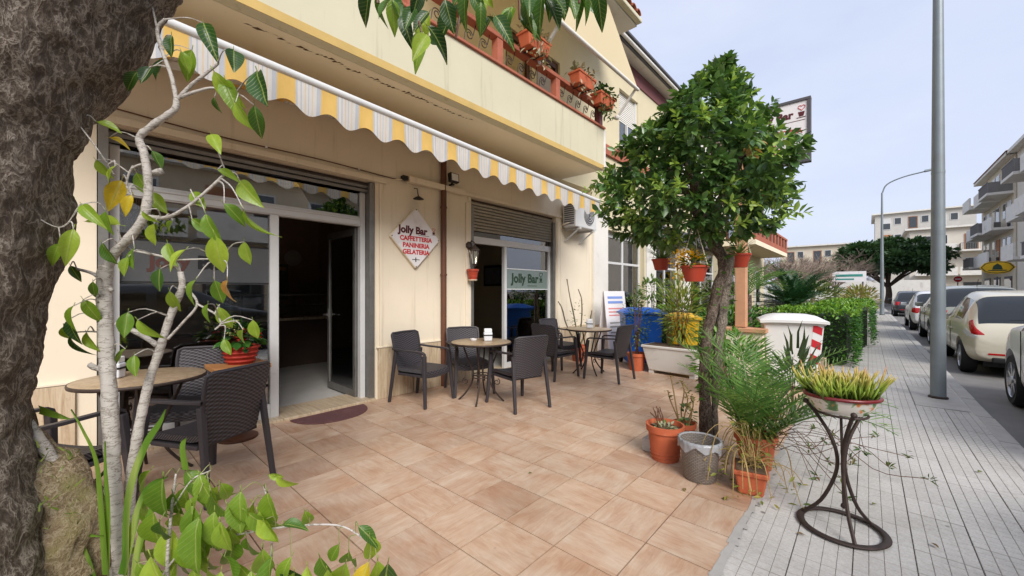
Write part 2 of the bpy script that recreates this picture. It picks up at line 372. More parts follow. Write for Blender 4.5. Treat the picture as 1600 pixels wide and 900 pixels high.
MT = dict(
    tile=tile_mat(), pave=paving_mat(), pjoint=pm('paving_joint', (136, 130, 122), .9, .2, 4), pavefar=pave_far_mat(),
    grout=pm('grout', (84, 56, 40), .9, .25, 3), soil=pm('soil', (96, 76, 58), .95, .3, 12, .6, 90, bd=.01), asphalt=pm('asphalt', (122, 119, 116), .85, .15, 2, .5, 240, dirt=(136, 132, 126), dscale=.7, bd=.003, rand=0),
    kerb=pm('kerb_stone', (180, 176, 170), .8, .12, 5, .3, 120, dirt=(110, 106, 100), dscale=3, dth=.6, ov=.15), land=pm('land', (120, 112, 96), .95, .2, .4),
    cream=plaster('plaster_cream', (230, 217, 194), (164, 146, 114), .57, .5), parapet=plaster('plaster_yellow', (206, 199, 172), (150, 142, 116), .55, .55),
    soffit=plaster('plaster_soffit', (236, 224, 198), (188, 170, 138), .62, .35), ochre=pm('ochre_band', (196, 166, 100), .8, .1), upper=plaster('plaster_upper', (212, 200, 168), (176, 162, 130), .62, .4),
    white=pm('white_plaster', (222, 218, 210), .8, .06, 2, .2, 200, dirt=(170, 164, 154), dscale=1.2), trav=travertine(), alu=pm('white_aluminium', (206, 206, 204), .4, .05, 4, 0, metal=0, spec=.5, dirt=(168, 164, 156), dscale=6, dth=.64),
    alud=pm('grey_steel', (128, 126, 122), .45, .15, 8, .1, 90, metal=.6), shutter=pm('shutter_slat', (164, 156, 142), .5, .12, 9, .1, metal=.3, dirt=(104, 96, 86), dscale=7), brown=pm('brown_pipe', (98, 62, 44), .55, .12, 5, .1),
    terra=pm('terracotta', (186, 96, 62), .75, .14, 8, .2, 90, dirt=(206, 160, 134), dscale=6, dth=.64), terrac=pm('terracotta_coping', (168, 98, 76), .8, .15, 4, .2, 60, ov=.1), redpot=pm('red_plastic', (168, 62, 40), .45, .08, 6, 0, spec=.5),
    rattan=None, iron=pm('wrought_iron', (64, 52, 46), .55, .3, 18, .3, 150, metal=.3, dirt=(98, 66, 48), dscale=16, dth=.6), black=pm('black', (24, 24, 25), .5, .1, 5, 0), dwood=wood_mat('dark_wood', (62, 36, 24), (96, 58, 36)), mwood=wood_mat('mid_wood', (158, 106, 62), (192, 138, 84)),
    glass=glassmat('shop_glass', (.88, .9, .9), 2.5), frost=glassmat('frosted_band', (.7, .74, .74), 1.7, .1, .5, (112, 114, 116)), frostg=glassmat('frosted_green', (.8, .9, .86), 1.5, .1, .62, (150, 166, 160)),
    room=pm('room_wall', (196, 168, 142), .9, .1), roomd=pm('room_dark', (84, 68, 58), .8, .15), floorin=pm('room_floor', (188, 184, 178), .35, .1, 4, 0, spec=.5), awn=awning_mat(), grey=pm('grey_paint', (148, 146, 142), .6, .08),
    mauve=pm('mauve_paint', (120, 74, 76), .75, .12), dgrey=pm('dark_fascia', (82, 80, 84), .6, .12), clay=pm('roof_clay', (164, 92, 66), .85, .2, 4, .3, 80, ov=.3), red=pm('red_print', (196, 36, 48), .6, .04), darkred=pm('dark_print', (84, 22, 28), .6, .04),
    sign=pm('sign_white', (226, 222, 222), .45, .04, 4, 0, dirt=(196, 188, 184), dscale=3), green=pm('green_print', (42, 66, 48), .6, .05), paper=pm('paper', (226, 226, 224), .7, .04), mat_=pm('door_mat', (100, 66, 66), .95, .15, 20, .6, 400, dirt=(122, 88, 86), dscale=8),
)

# ------------------------------------------------------------------ ground, road, pavement, patio
struct('ground', M().add([(-600, -300, -.16), (600, -300, -.16), (600, 900, -.16), (-600, 900, -.16)], [(0, 1, 2, 3)]), MT['land'])
struct('road', M().add([(1.02, -60, -.12), (6.6, -60, -.12), (6.6, 140, -.12), (1.02, 140, -.12)], [(0, 1, 2, 3)]), MT['asphalt'])
struct('pavement_opposite', M().box(6.6, 8.6, -60, 140, -.15, 0.0), MT['pavefar'])
pav = struct('pavement', M().box(-.55, .885, 1.581, 9.07, -.15, -.013), MT['grout'] if 0 else MT['pjoint'])
struct('pavement_far', M().box(-.55, .885, 9.07, 130, -.15, -.004), MT['pavefar']); struct('pavement_near', M().box(-.55, .885, -12, 1.58, -.15, -.004), MT['pavefar'])
SW = .2415
def slab_mesh(w):
    m = M(); n = 4; c = w / n; m.k = 1; m.box(-w / 2, w / 2, -w / 2, w / 2, -.03, -.0032); m.k = 0
    for i in range(n):
        for j in range(n):
            x, y = -w / 2 + c * (i + .5), -w / 2 + c * (j + .5); m.frust((x, y), c / 2 - .0010, c / 2 - .0022, c / 2 - .0024, c / 2 - .0046, -.0031, 0)
    return mesh('paving_slab', m, [MT['pave'], MT['pjoint']])
sm = slab_mesh(SW - .0028)
for j in range(31):
    for i in range(6):
        o = obj('paving_slab', sm, None, pav)
        o.location = (-.542 + SW * (i + .5), 1.58 + SW * (j + .5), -.004 + rnd.uniform(-.0012, .0012)); o.rotation_euler = (rnd.gauss(0, .002), rnd.gauss(0, .002), 0 if rnd.random() < 2 else R(90))
kb = struct('kerb', M().box(.888, 1.02, -12, 130, -.16, -.02), MT['grout'])
km = mesh('kerb_stone', M().box(-.066, .066, -.49, .49, -.13, 0.0), MT['kerb'])
for j in range(36):
    o = obj('kerb_stone', km, None, kb, bevel=.012); o.location = (.955 + rnd.uniform(-.004, .004), 1.2 + j, rnd.uniform(-.002, .004))
obj('kerb_stone', M().box(.889, 1.021, 37, 130, -.13, .0), MT['kerb'], kb)
obj('kerb_stone', M().box(.889, 1.021, -12, .69, -.13, .0), MT['kerb'], kb)
kerb2 = struct('kerb_opposite', M().box(6.5, 6.6, -60, 140, -.15, .004), MT['kerb'])
gut = pm('gutter_stain', (84, 82, 80), .9, .2)
pat = struct('patio', M().box(-4.75, -.552, -4, 9.1, -.15, -.012), MT['grout'])
TP, TY = .36, .358
xe = [-.556] + [-.907 - TP * k for k in range(11)] + [-4.66]
def tmesh(w, l): return mesh('patio_tile', M().box(-w / 2 + .0036, w / 2 - .0036, -l / 2 + .0036, l / 2 - .0036, -.011, 0), MT['tile'])
tm = {}
for i in range(12):
    w = round(abs(xe[i] - xe[i + 1]), 3)
    for j in range(24):
        y0 = 2.104 + TY * (j - 6); flip = (i + j) % 2
        key = (w, flip)
        if key not in tm: tm[key] = tmesh(w, TY) if not flip else tmesh(TY, w)
        o = obj('patio_tile', tm[key], None, pat); o.location = ((xe[i] + xe[i + 1]) / 2, y0 + TY / 2, rnd.uniform(-.0009, .0009))
        o.rotation_euler = (rnd.gauss(0, .0012), rnd.gauss(0, .0012), R(90) if flip else 0)
m = M()
for i in range(12):
    for j in list(range(-10, 0)) + list(range(24, 26)):
        y0 = 2.104 + TY * (j - 6)
        if y0 + TY > 9.08: continue
        m.box(xe[i + 1] + .003, xe[i] - .003, y0 + .003, y0 + TY - .003, -.011, 0)
o = obj('patio_tile', m, MT['tile'], pat); o['kind'] = 'stuff'
m = M(); y = .4                                        # ragged cement joint between patio and pavement
while y < 9.0:
    l = rnd.uniform(.05, .14); a, b = rnd.uniform(.012, .03), rnd.uniform(.01, .04); a2, b2 = rnd.uniform(.012, .03), rnd.uniform(.01, .04)
    m.add([(-.552 - a, y, .0022), (-.552 + b, y, .0022), (-.552 + b2, y + l, .0022), (-.552 - a2, y + l, .0022)], [(0, 1, 2, 3)]); y += l
obj('cement_joint', m, MT['kerb'], pat)
struct('garden_bed', M().box(-4.65, -.56, 9.35, 60, -.15, .03), MT['soil'])

# ------------------------------------------------------------------ the bar building
WX = -4.65
B = thing('bar_building', 'pale yellow two storey building with balcony over the bar shopfront', 'building', (WX, 3, 0))
m = M()
m.box(-4.95, WX, -4, .13, 0, 3.5); m.box(-4.95, WX, .13, 2.57, 2.76, 3.5); m.box(-4.95, WX, 2.57, 4.2, 0, 3.5)
m.box(-4.95, WX, 4.2, 6.48, 2.86, 3.5); m.box(-4.95, WX, 6.48, 7.85, 0, 3.5)
wall = obj('ground_floor_wall', m, MT['cream'], B)
m = M()
m.box(-4.95, WX, -4, 5.0, 3.66, 7.0); m.box(-4.95, WX, 5.0, 7.85, 6.0, 7.0); m.box(-4.95, WX, 5.72, 5.86, 3.66, 6.0); m.box(-4.95, WX, 6.62, 7.85, 3.66, 6.0)
obj('upper_wall', m, MT['upper'], B)
obj('side_wall', M().box(-12, -4.952, 7.7, 7.85, 0, 7.0), MT['upper'], B)
# cornice strips over the openings
obj('lintel_trim', M().box(WX + .002, WX + .035, .0, 2.72, 2.765, 2.83), MT['cream'], B, bevel=.006)
obj('lintel_trim', M().box(WX + .002, WX + .03, 4.05, 6.7, 2.865, 2.92), MT['cream'], B, bevel=.006)
for (a, b) in ((2.62, 2.66), (4.08, 4.17), (6.5, 6.6)): obj('jamb_trim', M().box(WX + .002, WX + .022, a, b, 0.66, 2.76), MT['cream'], B, bevel=.004)
# travertine plinth slabs
for (a, b) in ((-1.6, -.8), (-.79, .02), (2.60, 3.12), (3.13, 3.66), (3.67, 4.19), (6.5, 7.1), (7.11, 7.6)):
    p = obj('plinth_slab', M().box(WX + .001, WX + .024, a, b - .006, .002, .645 + rnd.uniform(-.003, .003)), MT['trav'], B, bevel=.003)
obj('plinth_edge', M().box(WX + .001, WX + .03, 2.58, 4.2, .652, .672), MT['cream'], B, bevel=.004)
obj('plinth_edge', M().box(WX + .001, WX + .03, -1.6, .03, .652, .672), MT['cream'], B, bevel=.004)
# balcony
bal = obj('balcony', M().box(WX + .001, -3.55, -4, 6.2, 3.5, 3.65), MT['soffit'], B)
obj('parapet', M().box(-3.549, -3.43, -4, 6.2, 3.502, 4.2).box(-4.64, -3.55, 6.08, 6.199, 3.652, 4.2), MT['parapet'], bal)
obj('ochre_band', M().box(-3.43, -3.424, -4, 6.2, 3.5, 3.575), MT['ochre'], bal)
obj('coping', M().box(-3.57, -3.40, -4, 6.22, 4.201, 4.235), MT['terrac'], bal, bevel=.006)
obj('top_rail', M().box(-3.55, -3.43, -4, 6.2, 4.555, 4.615), MT['terrac'], bal, bevel=.01)
for y in (-1.2, .9, 2.3, 3.6, 4.85, 6.13): obj('rail_post', M().box(-3.54, -3.44, y - .05, y + .05, 4.236, 4.554), MT['mauve'] if y > 6 else MT['terrac'], bal)
for k in range(17):
    y = 2.42 + k * .235
    if any(abs(y - q) < .1 for q in (2.3, 3.6, 4.85, 6.13)): continue
    pts = []
    for q in range(18):
        a = q / 17 * 2 * math.pi * 1.5; r = .02 + .045 * (q / 17); pts.append((-3.49, y + r * math.cos(a), 4.40 + r * math.sin(a)))
    obj('scroll', M().tube(pts, .006, 5).tube([(-3.49, y - .065, 4.40), (-3.49, y - .09, 4.238)], .006, 5).tube([(-3.49, y + .06, 4.42), (-3.49, y + .1, 4.553)], .006, 5), MT['iron'], bal)
# flaked paint on the soffit
m = M(); y = .9; x = -3.66
while y < 3.3:
    l = rnd.uniform(.03, .09); w = rnd.uniform(.004, .016) * (1.6 if 1.9 < y < 2.6 else .9); x += rnd.uniform(-.02, .02); x = min(-3.58, max(-3.74, x))
    m.add([(x - w, y, 3.498), (x + rnd.uniform(-.02, .02), y + l * .5, 3.498), (x + w, y + l, 3.498), (x + w * 2, y + l * .4, 3.498)], [(0, 1, 2, 3)]); y += l * rnd.uniform(.7, 1.1)
obj('paint_crack', m, pm('crack_dark', (96, 74, 52), .95), bal)
obj('drain_pipe', M().box(-3.5, -3.425, 6.203, 6.27, 3.56, 4.2).box(-3.52, -3.415, 6.201, 6.28, 3.5, 3.56), MT['white'], bal, bevel=.01)
# balcony doors
for (a, b) in ((5.0, 5.72), (5.86, 6.62)):
    d = obj('balcony_door', M().box(-4.8, -4.70, a, a + .09, 3.66, 6.0).box(-4.8, -4.70, b - .09, b, 3.66, 6.0).box(-4.8, -4.70, a + .09, b - .09, 5.88, 6.0).box(-4.8, -4.70, a + .09, b - .09, 3.66, 4.5), MT['dwood'], B, bevel=.006)
    obj('pane', M().box(-4.765, -4.755, a + .09, b - .09, 4.5, 5.88), glassmat('door_pane', (.5, .5, .45), 1.5, .05, .7, (190, 170, 120)), d)
# roof eave
rf = obj('roof', M().box(-5.2, -3.62, -4, 7.95, 6.95, 7.08).add([(-3.55, -4, 7.085), (-3.55, 7.98, 7.085), (-9, 7.98, 9.0), (-9, -4, 9.0)], [(0, 1, 2, 3)]), MT['white'], B)
tmh = M(); n = 7
rows = []
for k, (xx, zz) in enumerate(((0, 0), (-.42, .148))):
    rows.append([(xx, .1 * math.cos(math.pi * q / n), zz + .085 * math.sin(math.pi * q / n)) for q in range(n + 1)])
tmh.grid(rows); rows2 = [[(p[0], p[1] * .82, p[2] - .018) for p in r] for r in rows]; tmh.grid([r[::-1] for r in rows2]); tmh.grid([rows[0], rows2[0]])
tl = mesh('roof_tile', tmh, MT['clay'])
for r_ in range(3):
    for k in range(22):
        o = obj('roof_tile', tl, None, rf); o.location = (-3.5 - r_ * .38 - WX, 3.35 + k * .212 - 3, 7.10 + r_ * .134 + rnd.uniform(-.006, .006)); o.rotation_euler = (0, rnd.gauss(0, .01), rnd.gauss(0, .015))
obj('gutter', M().box(-3.62, -3.5, -4, 7.95, 6.97, 7.06), MT['parapet'], rf, bevel=.02)
# rolling shutter housings above the two openings
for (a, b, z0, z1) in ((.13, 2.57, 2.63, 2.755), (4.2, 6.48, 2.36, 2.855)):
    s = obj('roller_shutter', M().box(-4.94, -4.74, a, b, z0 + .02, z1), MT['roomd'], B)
    nn = int((z1 - z0) / .052)
    for k in range(nn):
        z = z0 + k * .052; w = 0.012
        obj('slat', M().hexa([(-4.735, a + .03, z), (-4.72, a + .03, z), (-4.72, b - .03, z), (-4.735, b - .03, z)], [(-4.735, a + .03, z + .048), (-4.708, a + .03, z + .03), (-4.708, b - .03, z + .03), (-4.735, b - .03, z + .048)]), MT['shutter'] if a > 3 else MT['alud'], s)
for y in (.135, 2.50, 4.205, 6.41):
    obj('shutter_rail', M().box(-4.80, -4.66, y, y + .065, .0, 2.75), MT['alud'], B, bevel=.004)

# ---- shop window with the open door
sw = thing('shopfront', 'white aluminium shopfront with fixed pane and open glass door', 'shopfront', (WX - .12, 1.4, 0)); sw_x0, sw_x1 = -4.84, -4.76
m = M()
m.box(sw_x0, sw_x1, .205, .27, .0, 2.63); m.box(sw_x0, sw_x1, .27, 2.43, 2.2, 2.30); m.box(sw_x0 + .002, sw_x1 + .004, 1.415, 1.50, .0, 2.2); m.box(sw_x0, sw_x1, .27, 1.415, .02, .17)
m.box(sw_x0, sw_x1, 2.43, 2.495, .0, 2.63); m.box(sw_x0 + .02, sw_x1 - .02, .27, 2.43, 2.30, 2.325)
fr = obj('frame', m, MT['alu'], sw, bevel=.006)
obj('bead', M().box(sw_x1, sw_x1 + .012, .27, 2.43, 2.215, 2.225), MT['alu'], fr); obj('bead', M().box(sw_x1, sw_x1 + .012, .27, 2.43, 2.275, 2.285), MT['alu'], fr)
pane = obj('pane', M().box(-4.806, -4.80, .27, 1.415, .17, 2.2), MT['glass'], sw)
obj('upper_pane', M().box(-4.806, -4.80, .27, 2.43, 2.325, 2.64), MT['glass'], sw)
obj('sill', M().box(-4.98, -4.62, .14, 1.50, -.005, .022), MT['trav'], sw, bevel=.004)
thr = obj('threshold', M().box(-5.1, -4.60, 1.503, 2.56, -.005, .03), MT['trav'], sw, bevel=.008)
bd = obj('frosted_band', M().box(-4.799, -4.7975, .272, 1.413, 1.45, 1.84), MT['frost'], pane)
obj('band_line', M().box(-4.7972, -4.7962, .272, 1.413, 1.83, 1.845).box(-4.7972, -4.7962, .272, 1.413, 1.455, 1.468), MT['black'], pane)
def on_x(s, size, mat, parent, y, z, x, root, **k):   # lettering on a face that looks towards +X
    l = root.location; return text(s, size, mat, parent, (x - l.x, y - l.y, z - l.z), (R(90), 0, R(90)), **k)
on_x('Jolly', .17, pm('faded_brown', (74, 44, 38), .6), pane, .60, 1.65, -4.796, sw, off=.007); on_x('Bar', .17, MT['black'], pane, .92, 1.65, -4.796, sw, off=.008)
# open leaf, swung inwards
dl = obj('door_leaf', M().box(-5.66, -4.85, 2.40, 2.44, .03, .12).box(-5.66, -4.85, 2.40, 2.44, 2.1, 2.19).box(-5.66, -5.60, 2.40, 2.44, .12, 2.1).box(-4.91, -4.85, 2.40, 2.44, .12, 2.1), MT['alud'], sw, bevel=.004)
obj('pane', M().box(-5.60, -4.91, 2.417, 2.423, .12, 2.1), MT['glass'], dl)
obj('handle', M().tube([(-5.63, 2.40, 1.05), (-5.63, 2.34, 1.05), (-5.5, 2.34, 1.05)], .012, 8).box(-5.65, -5.61, 2.39, 2.40, .97, 1.13), MT['alud'], dl)
obj('hinge', M().box(-4.86, -4.845, 2.40, 2.445, .3, .4).box(-4.86, -4.845, 2.40, 2.445, 1.8, 1.9), MT['alud'], dl)

# ---- second shopfront
s2 = thing('shopfront', 'narrow white shopfront with pale green lettered band beside the wall lantern', 'shopfront', (WX - .1, 5.3, 0))
m = M(); m.box(-4.80, -4.73, 4.27, 6.41, 2.16, 2.27); m.box(-4.80, -4.73, 5.06, 5.12, 0, 2.16); m.box(-4.80, -4.73, 6.34, 6.405, 0, 2.16); m.box(-4.80, -4.73, 4.272, 4.31, 0, 2.16); m.box(-4.80, -4.73, 5.12, 6.34, .03, .12)
obj('frame', m, MT['alu'], s2, bevel=.005)
pn = obj('pane', M().box(-4.77, -4.764, 5.12, 6.34, .12, 2.16), MT['glass'], s2)
obj('upper_pane', M().box(-4.77, -4.764, 4.31, 6.34, 2.27, 2.36), MT['glass'], s2)
obj('frosted_band', M().box(-4.763, -4.7615, 5.122, 6.338, 1.42, 1.78), MT['frostg'], pn)
obj('band_line', M().box(-4.761, -4.76, 5.122, 6.338, 1.775, 1.79).box(-4.761, -4.76, 5.122, 6.338, 1.41, 1.423), MT['paper'], pn)
on_x('Jolly Bar', .23, MT['green'], pn, 5.66, 1.61, -4.759, s2, off=.008)
def cup(parent, x, y, z, s, root, mats):              # small coffee cup emblem with a heart of steam
    l = root.location; m_ = M()
    m_.prism([(y - s * .5, z), (y + s * .5, z), (y + s * .36, z - s * .7), (y - s * .36, z - s * .7)], 'x', x, x + .001)
    m_.prism([(y - s * .75, z - s * .78), (y + s * .75, z - s * .78), (y + s * .6, z - s * .9), (y - s * .6, z - s * .9)], 'x', x, x + .001)
    obj('cup_emblem', m_, mats[0], parent)
    pts = []
    for q in range(25):
        a = q / 24 * 2 * math.pi; pts.append((x + .001, y + s * .045 * 16 * math.sin(a) ** 3 * .85, z + s * .75 + s * .045 * (13 * math.cos(a) - 5 * math.cos(2 * a) - 2 * math.cos(3 * a) - math.cos(4 * a)) * .85))
    obj('heart_emblem', M().tube(pts, s * .06, 4), mats[1], parent)
cup(pn, -4.7595, 6.13, 1.63, .09, s2, (MT['green'], MT['green']))
obj('underline', M().box(-4.7595, -4.7585, 5.72, 6.0, 1.475, 1.485), MT['green'], pn)
obj('threshold', M().box(-4.98, -4.62, 4.21, 6.47, -.005, .03), MT['trav'], s2, bevel=.006)
po = obj('poster', M().box(-4.7755, -4.7725, 5.65, 6.2, .62, .95), MT['paper'], pn)
obj('poster_print', M().box(-4.7724, -4.7715, 5.72, 6.1, .88, .90), MT['green'], po)
obj('poster', M().box(-4.7755, -4.7725, 5.7, 6.2, 1.02, 1.24), pm('red_poster', (150, 58, 52), .6, .4, 5), pn)

# ---- interior of the bar
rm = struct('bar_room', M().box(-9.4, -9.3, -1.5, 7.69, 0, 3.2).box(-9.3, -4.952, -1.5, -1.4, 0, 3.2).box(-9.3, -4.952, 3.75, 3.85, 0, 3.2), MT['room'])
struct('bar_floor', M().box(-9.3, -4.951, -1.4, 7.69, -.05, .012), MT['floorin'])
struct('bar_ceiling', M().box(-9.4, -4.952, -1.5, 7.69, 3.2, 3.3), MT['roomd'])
t = thing('display_counter', 'dim glass display counter at the back of the bar', 'counter', (-8.2, 3.0, .012))
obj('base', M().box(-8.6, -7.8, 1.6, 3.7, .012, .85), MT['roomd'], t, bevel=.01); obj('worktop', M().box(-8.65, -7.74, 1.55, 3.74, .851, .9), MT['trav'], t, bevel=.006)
obj('glass_case', M().box(-7.81, -7.8, 1.6, 3.7, .9, 1.3), MT['glass'], t); obj('shelf', M().box(-8.5, -7.82, 1.62, 3.68, 1.1, 1.115).box(-8.5, -7.8, 1.6, 3.7, 1.3, 1.33), MT['alud'], t)
for k in range(9): tag(obj('pastry_tray', M().box(-8.2, -7.9, 1.7 + k * .21, 1.86 + k * .21, .9, .93).ball((-8.05, 1.78 + k * .21, .95), .05, 8, 5, .6), pm('pastry', (176, 122, 62), .6, .2)), ('first', 'second', 'third', 'fourth', 'fifth', 'sixth', 'seventh', 'eighth', 'ninth')[k] + ' pastry tray from the left inside the dim display counter', 'tray', 'trays in the counter')
for k, (y, z, r) in enumerate(((2.15, 2.25, .11), (2.6, 2.2, .13), (3.2, 2.1, .17))):
    m = M(); m.prism([(y + r * math.cos(q * math.pi / 12), z + r * math.sin(q * math.pi / 12)) for q in range(24)], 'x', -9.298, -9.26)
    t = thing(('wall_plate', 'wall_plate', 'wall_clock')[k], ('small round plate on the dark back wall, nearer the window', 'reddish round plate on the back wall beside the clock', 'round pale wall clock on the back wall of the bar')[k], ('plate', 'plate', 'clock')[k], (-9.3, y, z))
    obj('disc', m, (MT['grey'], pm('pinkish', (150, 90, 84), .6), MT['sign'])[k], t, bevel=.008)
    obj('rim', M().prism([(y + r * .6 * math.cos(q * math.pi / 12), z + r * .6 * math.sin(q * math.pi / 12)) for q in range(24)], 'x', -9.26, -9.255), (MT['paper'], MT['red'], MT['paper'])[k], t)
for k, (y0, y1) in enumerate(((1.9, 2.4), (2.7, 3.1))):
    t = thing('wall_menu', ('tall menu board on the back wall', 'narrow greenish menu board on the back wall under the clock')[k], 'menu', (-9.3, y0, 1.2))
    obj('board', M().box(-9.299, -9.27, y0, y1, 1.2, 1.95), pm('menu%d' % k, ((150, 140, 96), (112, 128, 92))[k], .6, .35, 9), t); obj('heading', M().box(-9.269, -9.266, y0 + .04, y1 - .04, 1.82, 1.9), MT['ochre'], t)
t = thing('wooden_bench', 'brown wooden bench panel just behind the shop window', 'bench', (-5.2, .8, 0))
obj('panel', M().box(-5.06, -5.02, -.6, 1.3, .012, .92), MT['mwood'], t, bevel=.005); obj('seat', M().box(-5.5, -5.061, -.6, 1.3, .42, .46), MT['mwood'], t, bevel=.005); obj('cap', M().box(-5.08, -5.0, -.6, 1.3, .921, .95), MT['dwood'], t, bevel=.005)
t = thing('wicker_lampshade', 'dark red wicker lampshade hanging behind the shop window', 'lampshade', (-5.25, .5, 1.7))
wk = pm('wicker_red', (122, 54, 34), .8, .35, 20, .6, 60)
for k in range(26):
    a = k / 26 * 2 * math.pi; pts = [(-5.25 + math.cos(a + s_ * .5) * r_, .42 + math.sin(a + s_ * .5) * r_, 2.16 - s_ * .5) for s_, r_ in ((0, .05), (.2, .17), (.5, .24), (.8, .2), (1, .12))]
    obj('cane', M().tube(pts, .011, 5), wk, t)
obj('ring', M().torus((-5.25, .42, 1.66), .12, .12, .012, 20, 5).torus((-5.25, .42, 1.91), .24, .24, .012, 24, 5), wk, t); obj('cord', M().tube([(-5.25, .42, 2.15), (-5.25, .42, 3.2)], .006, 5), MT['black'], t)
t = thing('framed_picture', 'dark framed picture on the wall inside the second doorway', 'picture', (-7.6, 7.69, 1.55))
obj('frame', M().box(-7.95, -7.25, 7.65, 7.699, 1.52, 2.08), MT['black'], t); obj('print', M().box(-7.89, -7.31, 7.642, 7.649, 1.58, 2.02), pm('print_blue', (112, 118, 126), .5, .3, 6), t)
# ------------------------------------------------------------------ awnings
def awn_z(y): return 3.205 - .041 * y
t = thing('striped_awning', 'yellow and white striped awning with scalloped valance over the bar front', 'awning', (-3.5, 3, 3.1))
Y0, Y1 = -.35, 6.18
obj('front_bar', M().tube([(-3.5, Y0, awn_z(Y0)), (-3.5, Y1, awn_z(Y1))], .034, 12).tube([(-3.53, Y0, awn_z(Y0) - .03), (-3.53, Y1, awn_z(Y1) - .03)], .022, 8), MT['alu'], t, smooth=True)
m = M(); N = 260; rows = []
for i in range(N + 1):
    y = Y0 + (Y1 - Y0) * i / N; zt = awn_z(y) - .035; ph = ((y - 1.09 - .0665) / .342) * 2 * math.pi       # 0 at the middle of a yellow stripe
    hh = .225 - .035 * math.cos(ph) ; wv = .012 * math.sin(ph * 1.0 + .7) + .008 * math.sin(y * 3.1)
    rows.append([(-3.49 + wv * s_ * s_, y, zt - hh * s_) for s_ in (0, .25, .5, .75, 1)])
def shift_y(mb): mb.v = [(p[0], p[1], p[2]) for p in mb.v]; return mb
m.grid(rows); m.v = [(p[0] + 3.5, p[1], p[2] - 3.1) for p in m.v]
va = obj('valance', m, MT['awn'], t, local=True, smooth='all', fix=False); va.location = (0, -3, 0)
m = M(); m.grid([[(-3.5 - 1.1 * s_, y, awn_z(y) + (3.40 - awn_z(y)) * s_ - .05 * math.sin(math.pi * s_)) for s_ in (0, .25, .5, .75, 1)] for y in [Y0 + (Y1 - Y0) * i / 20 for i in range(21)]])
m.v = [(p[0] + 3.5, p[1], p[2] - 3.1) for p in m.v]
ca = obj('canopy', m, MT['awn'], t, local=True, smooth='all', fix=False); ca.location = (0, -3, 0)
obj('roller', M().tube([(-4.57, Y0, 3.42), (-4.57, Y1, 3.42)], .05, 10), MT['awn'], t)
for y in (.3, 3.0, 5.8):
    obj('folding_arm', M().bar((-4.6, y, 3.33), (-4.05, y + .5, 3.2), .035, .05).bar((-4.05, y + .5, 3.2), (-3.52, y + .05, awn_z(y) - .02), .03, .04), MT['alu'], t)
t = thing('upper_awning', 'cream fabric awning with white bar over the upstairs balcony', 'awning', (-3.1, 4, 5.0))
obj('front_bar', M().tube([(-3.1, 2.5, 5.03), (-3.1, 6.86, 5.03)], .03, 10), MT['white'], t, smooth=True)
m = M(); m.grid([[(-3.1 - .6 * s_, y, 5.03 + 1.85 * s_) for s_ in (0, .5, 1)] for y in [2.5 + 4.36 * i / 12 for i in range(13)]])
cf = NT('cream_fabric'); cf.col((226, 210, 172)); cf.rough(.85); trn = cf.new('BsdfTranslucent'); trn.inputs[0].default_value = lin((226, 206, 160)); mm = cf.new('MixShader'); mm.inputs[0].default_value = .35
cf.link(cf.b.outputs[0], mm.inputs[1]); cf.link(trn.outputs[0], mm.inputs[2]); cf.link(mm.outputs[0], cf.o.inputs[0])
obj('canopy', m, cf.m, t, fix=False)
for y in (4.38, 6.75): obj('arm', M().bar((-3.46, y, 4.6), (-3.13, y + .05, 5.02), .035).ball((-3.46, y, 4.6), .05), MT['white'], t)

# ------------------------------------------------------------------ things on the wall
t = thing('downpipe', 'brown metal downpipe on the pier between the two shopfronts', 'pipe', (-4.6, 3.62, 0))
obj('pipe', M().tube([(-4.6, 3.62, .0), (-4.6, 3.62, 3.18), (-4.6, 3.62, 3.49)], .042, 14), MT['brown'], t, smooth=True)
for z in (.55, 1.62, 2.6): obj('clamp', M().lathe([(.05, -.012), (.05, .012)], 14, (-4.6, 3.62, z)).box(-4.65, -4.6, 3.61, 3.63, z - .012, z + .012), MT['brown'], t)
t = thing('wall_sign', 'white diamond shaped sign with red lettering on the pier by the door', 'sign', (-4.62, 3.147, 2.105))
hw, hh = .395, .415
dm = lambda a, b, r=.05: [(b + 0, r)]
def diamond(k, x0, x1):
    pts = []
    for cx_, cy_ in ((1, 0), (0, 1), (-1, 0), (0, -1)):
        for d in (-.5, 0, .5):
            ang = math.atan2(cy_, cx_) + d * 1.0; pts.append((3.147 + hw * k * (cx_ * .9 + .085 * math.cos(ang)), 2.105 + hh * k * (cy_ * .9 + .085 * math.sin(ang))))
    return M().prism(pts, 'x', x0, x1)
bo = obj('board', diamond(1, -4.646, -4.60), MT['cream'], t, bevel=.008); obj('face', diamond(.965, -4.599, -4.596), MT['sign'], t)
X_ = -4.595
for s_, sz, z, mt, of in (('Jolly Bar', .135, 2.205, MT['darkred'], .006), ('CAFFETTERIA', .085, 2.09, MT['red'], .0035), ('PANINERIA', .085, 2.0, MT['red'], .0035), ('GELATERIA', .085, 1.91, MT['red'], .0035)):
    on_x(s_, sz, mt, t, 3.147 - (.05 if 'J' in s_ else 0), z, X_, t, off=of)
cup(t, X_, 3.437, 2.215, .045, t, (MT['darkred'], MT['red']))
obj('underline', M().box(X_, X_ + .001, 3.18, 3.36, 2.145, 2.150), MT['darkred'], t)
obj('emblem', M().box(X_, X_ + .001, 3.08, 3.2, 1.806, 1.816).box(X_ + .0012, X_ + .002, 3.13, 3.145, 1.78, 1.84), MT['black'], t)
for (y, z) in ((3.147, 2.495), (3.147, 1.715), (3.52, 2.105), (2.775, 2.105)): obj('screw', M().prism([(y + .009 * math.cos(q), z + .009 * math.sin(q)) for q in np.linspace(0, 6.28, 8)[:-1]], 'x', X_, X_ + .004), MT['alud'], t)
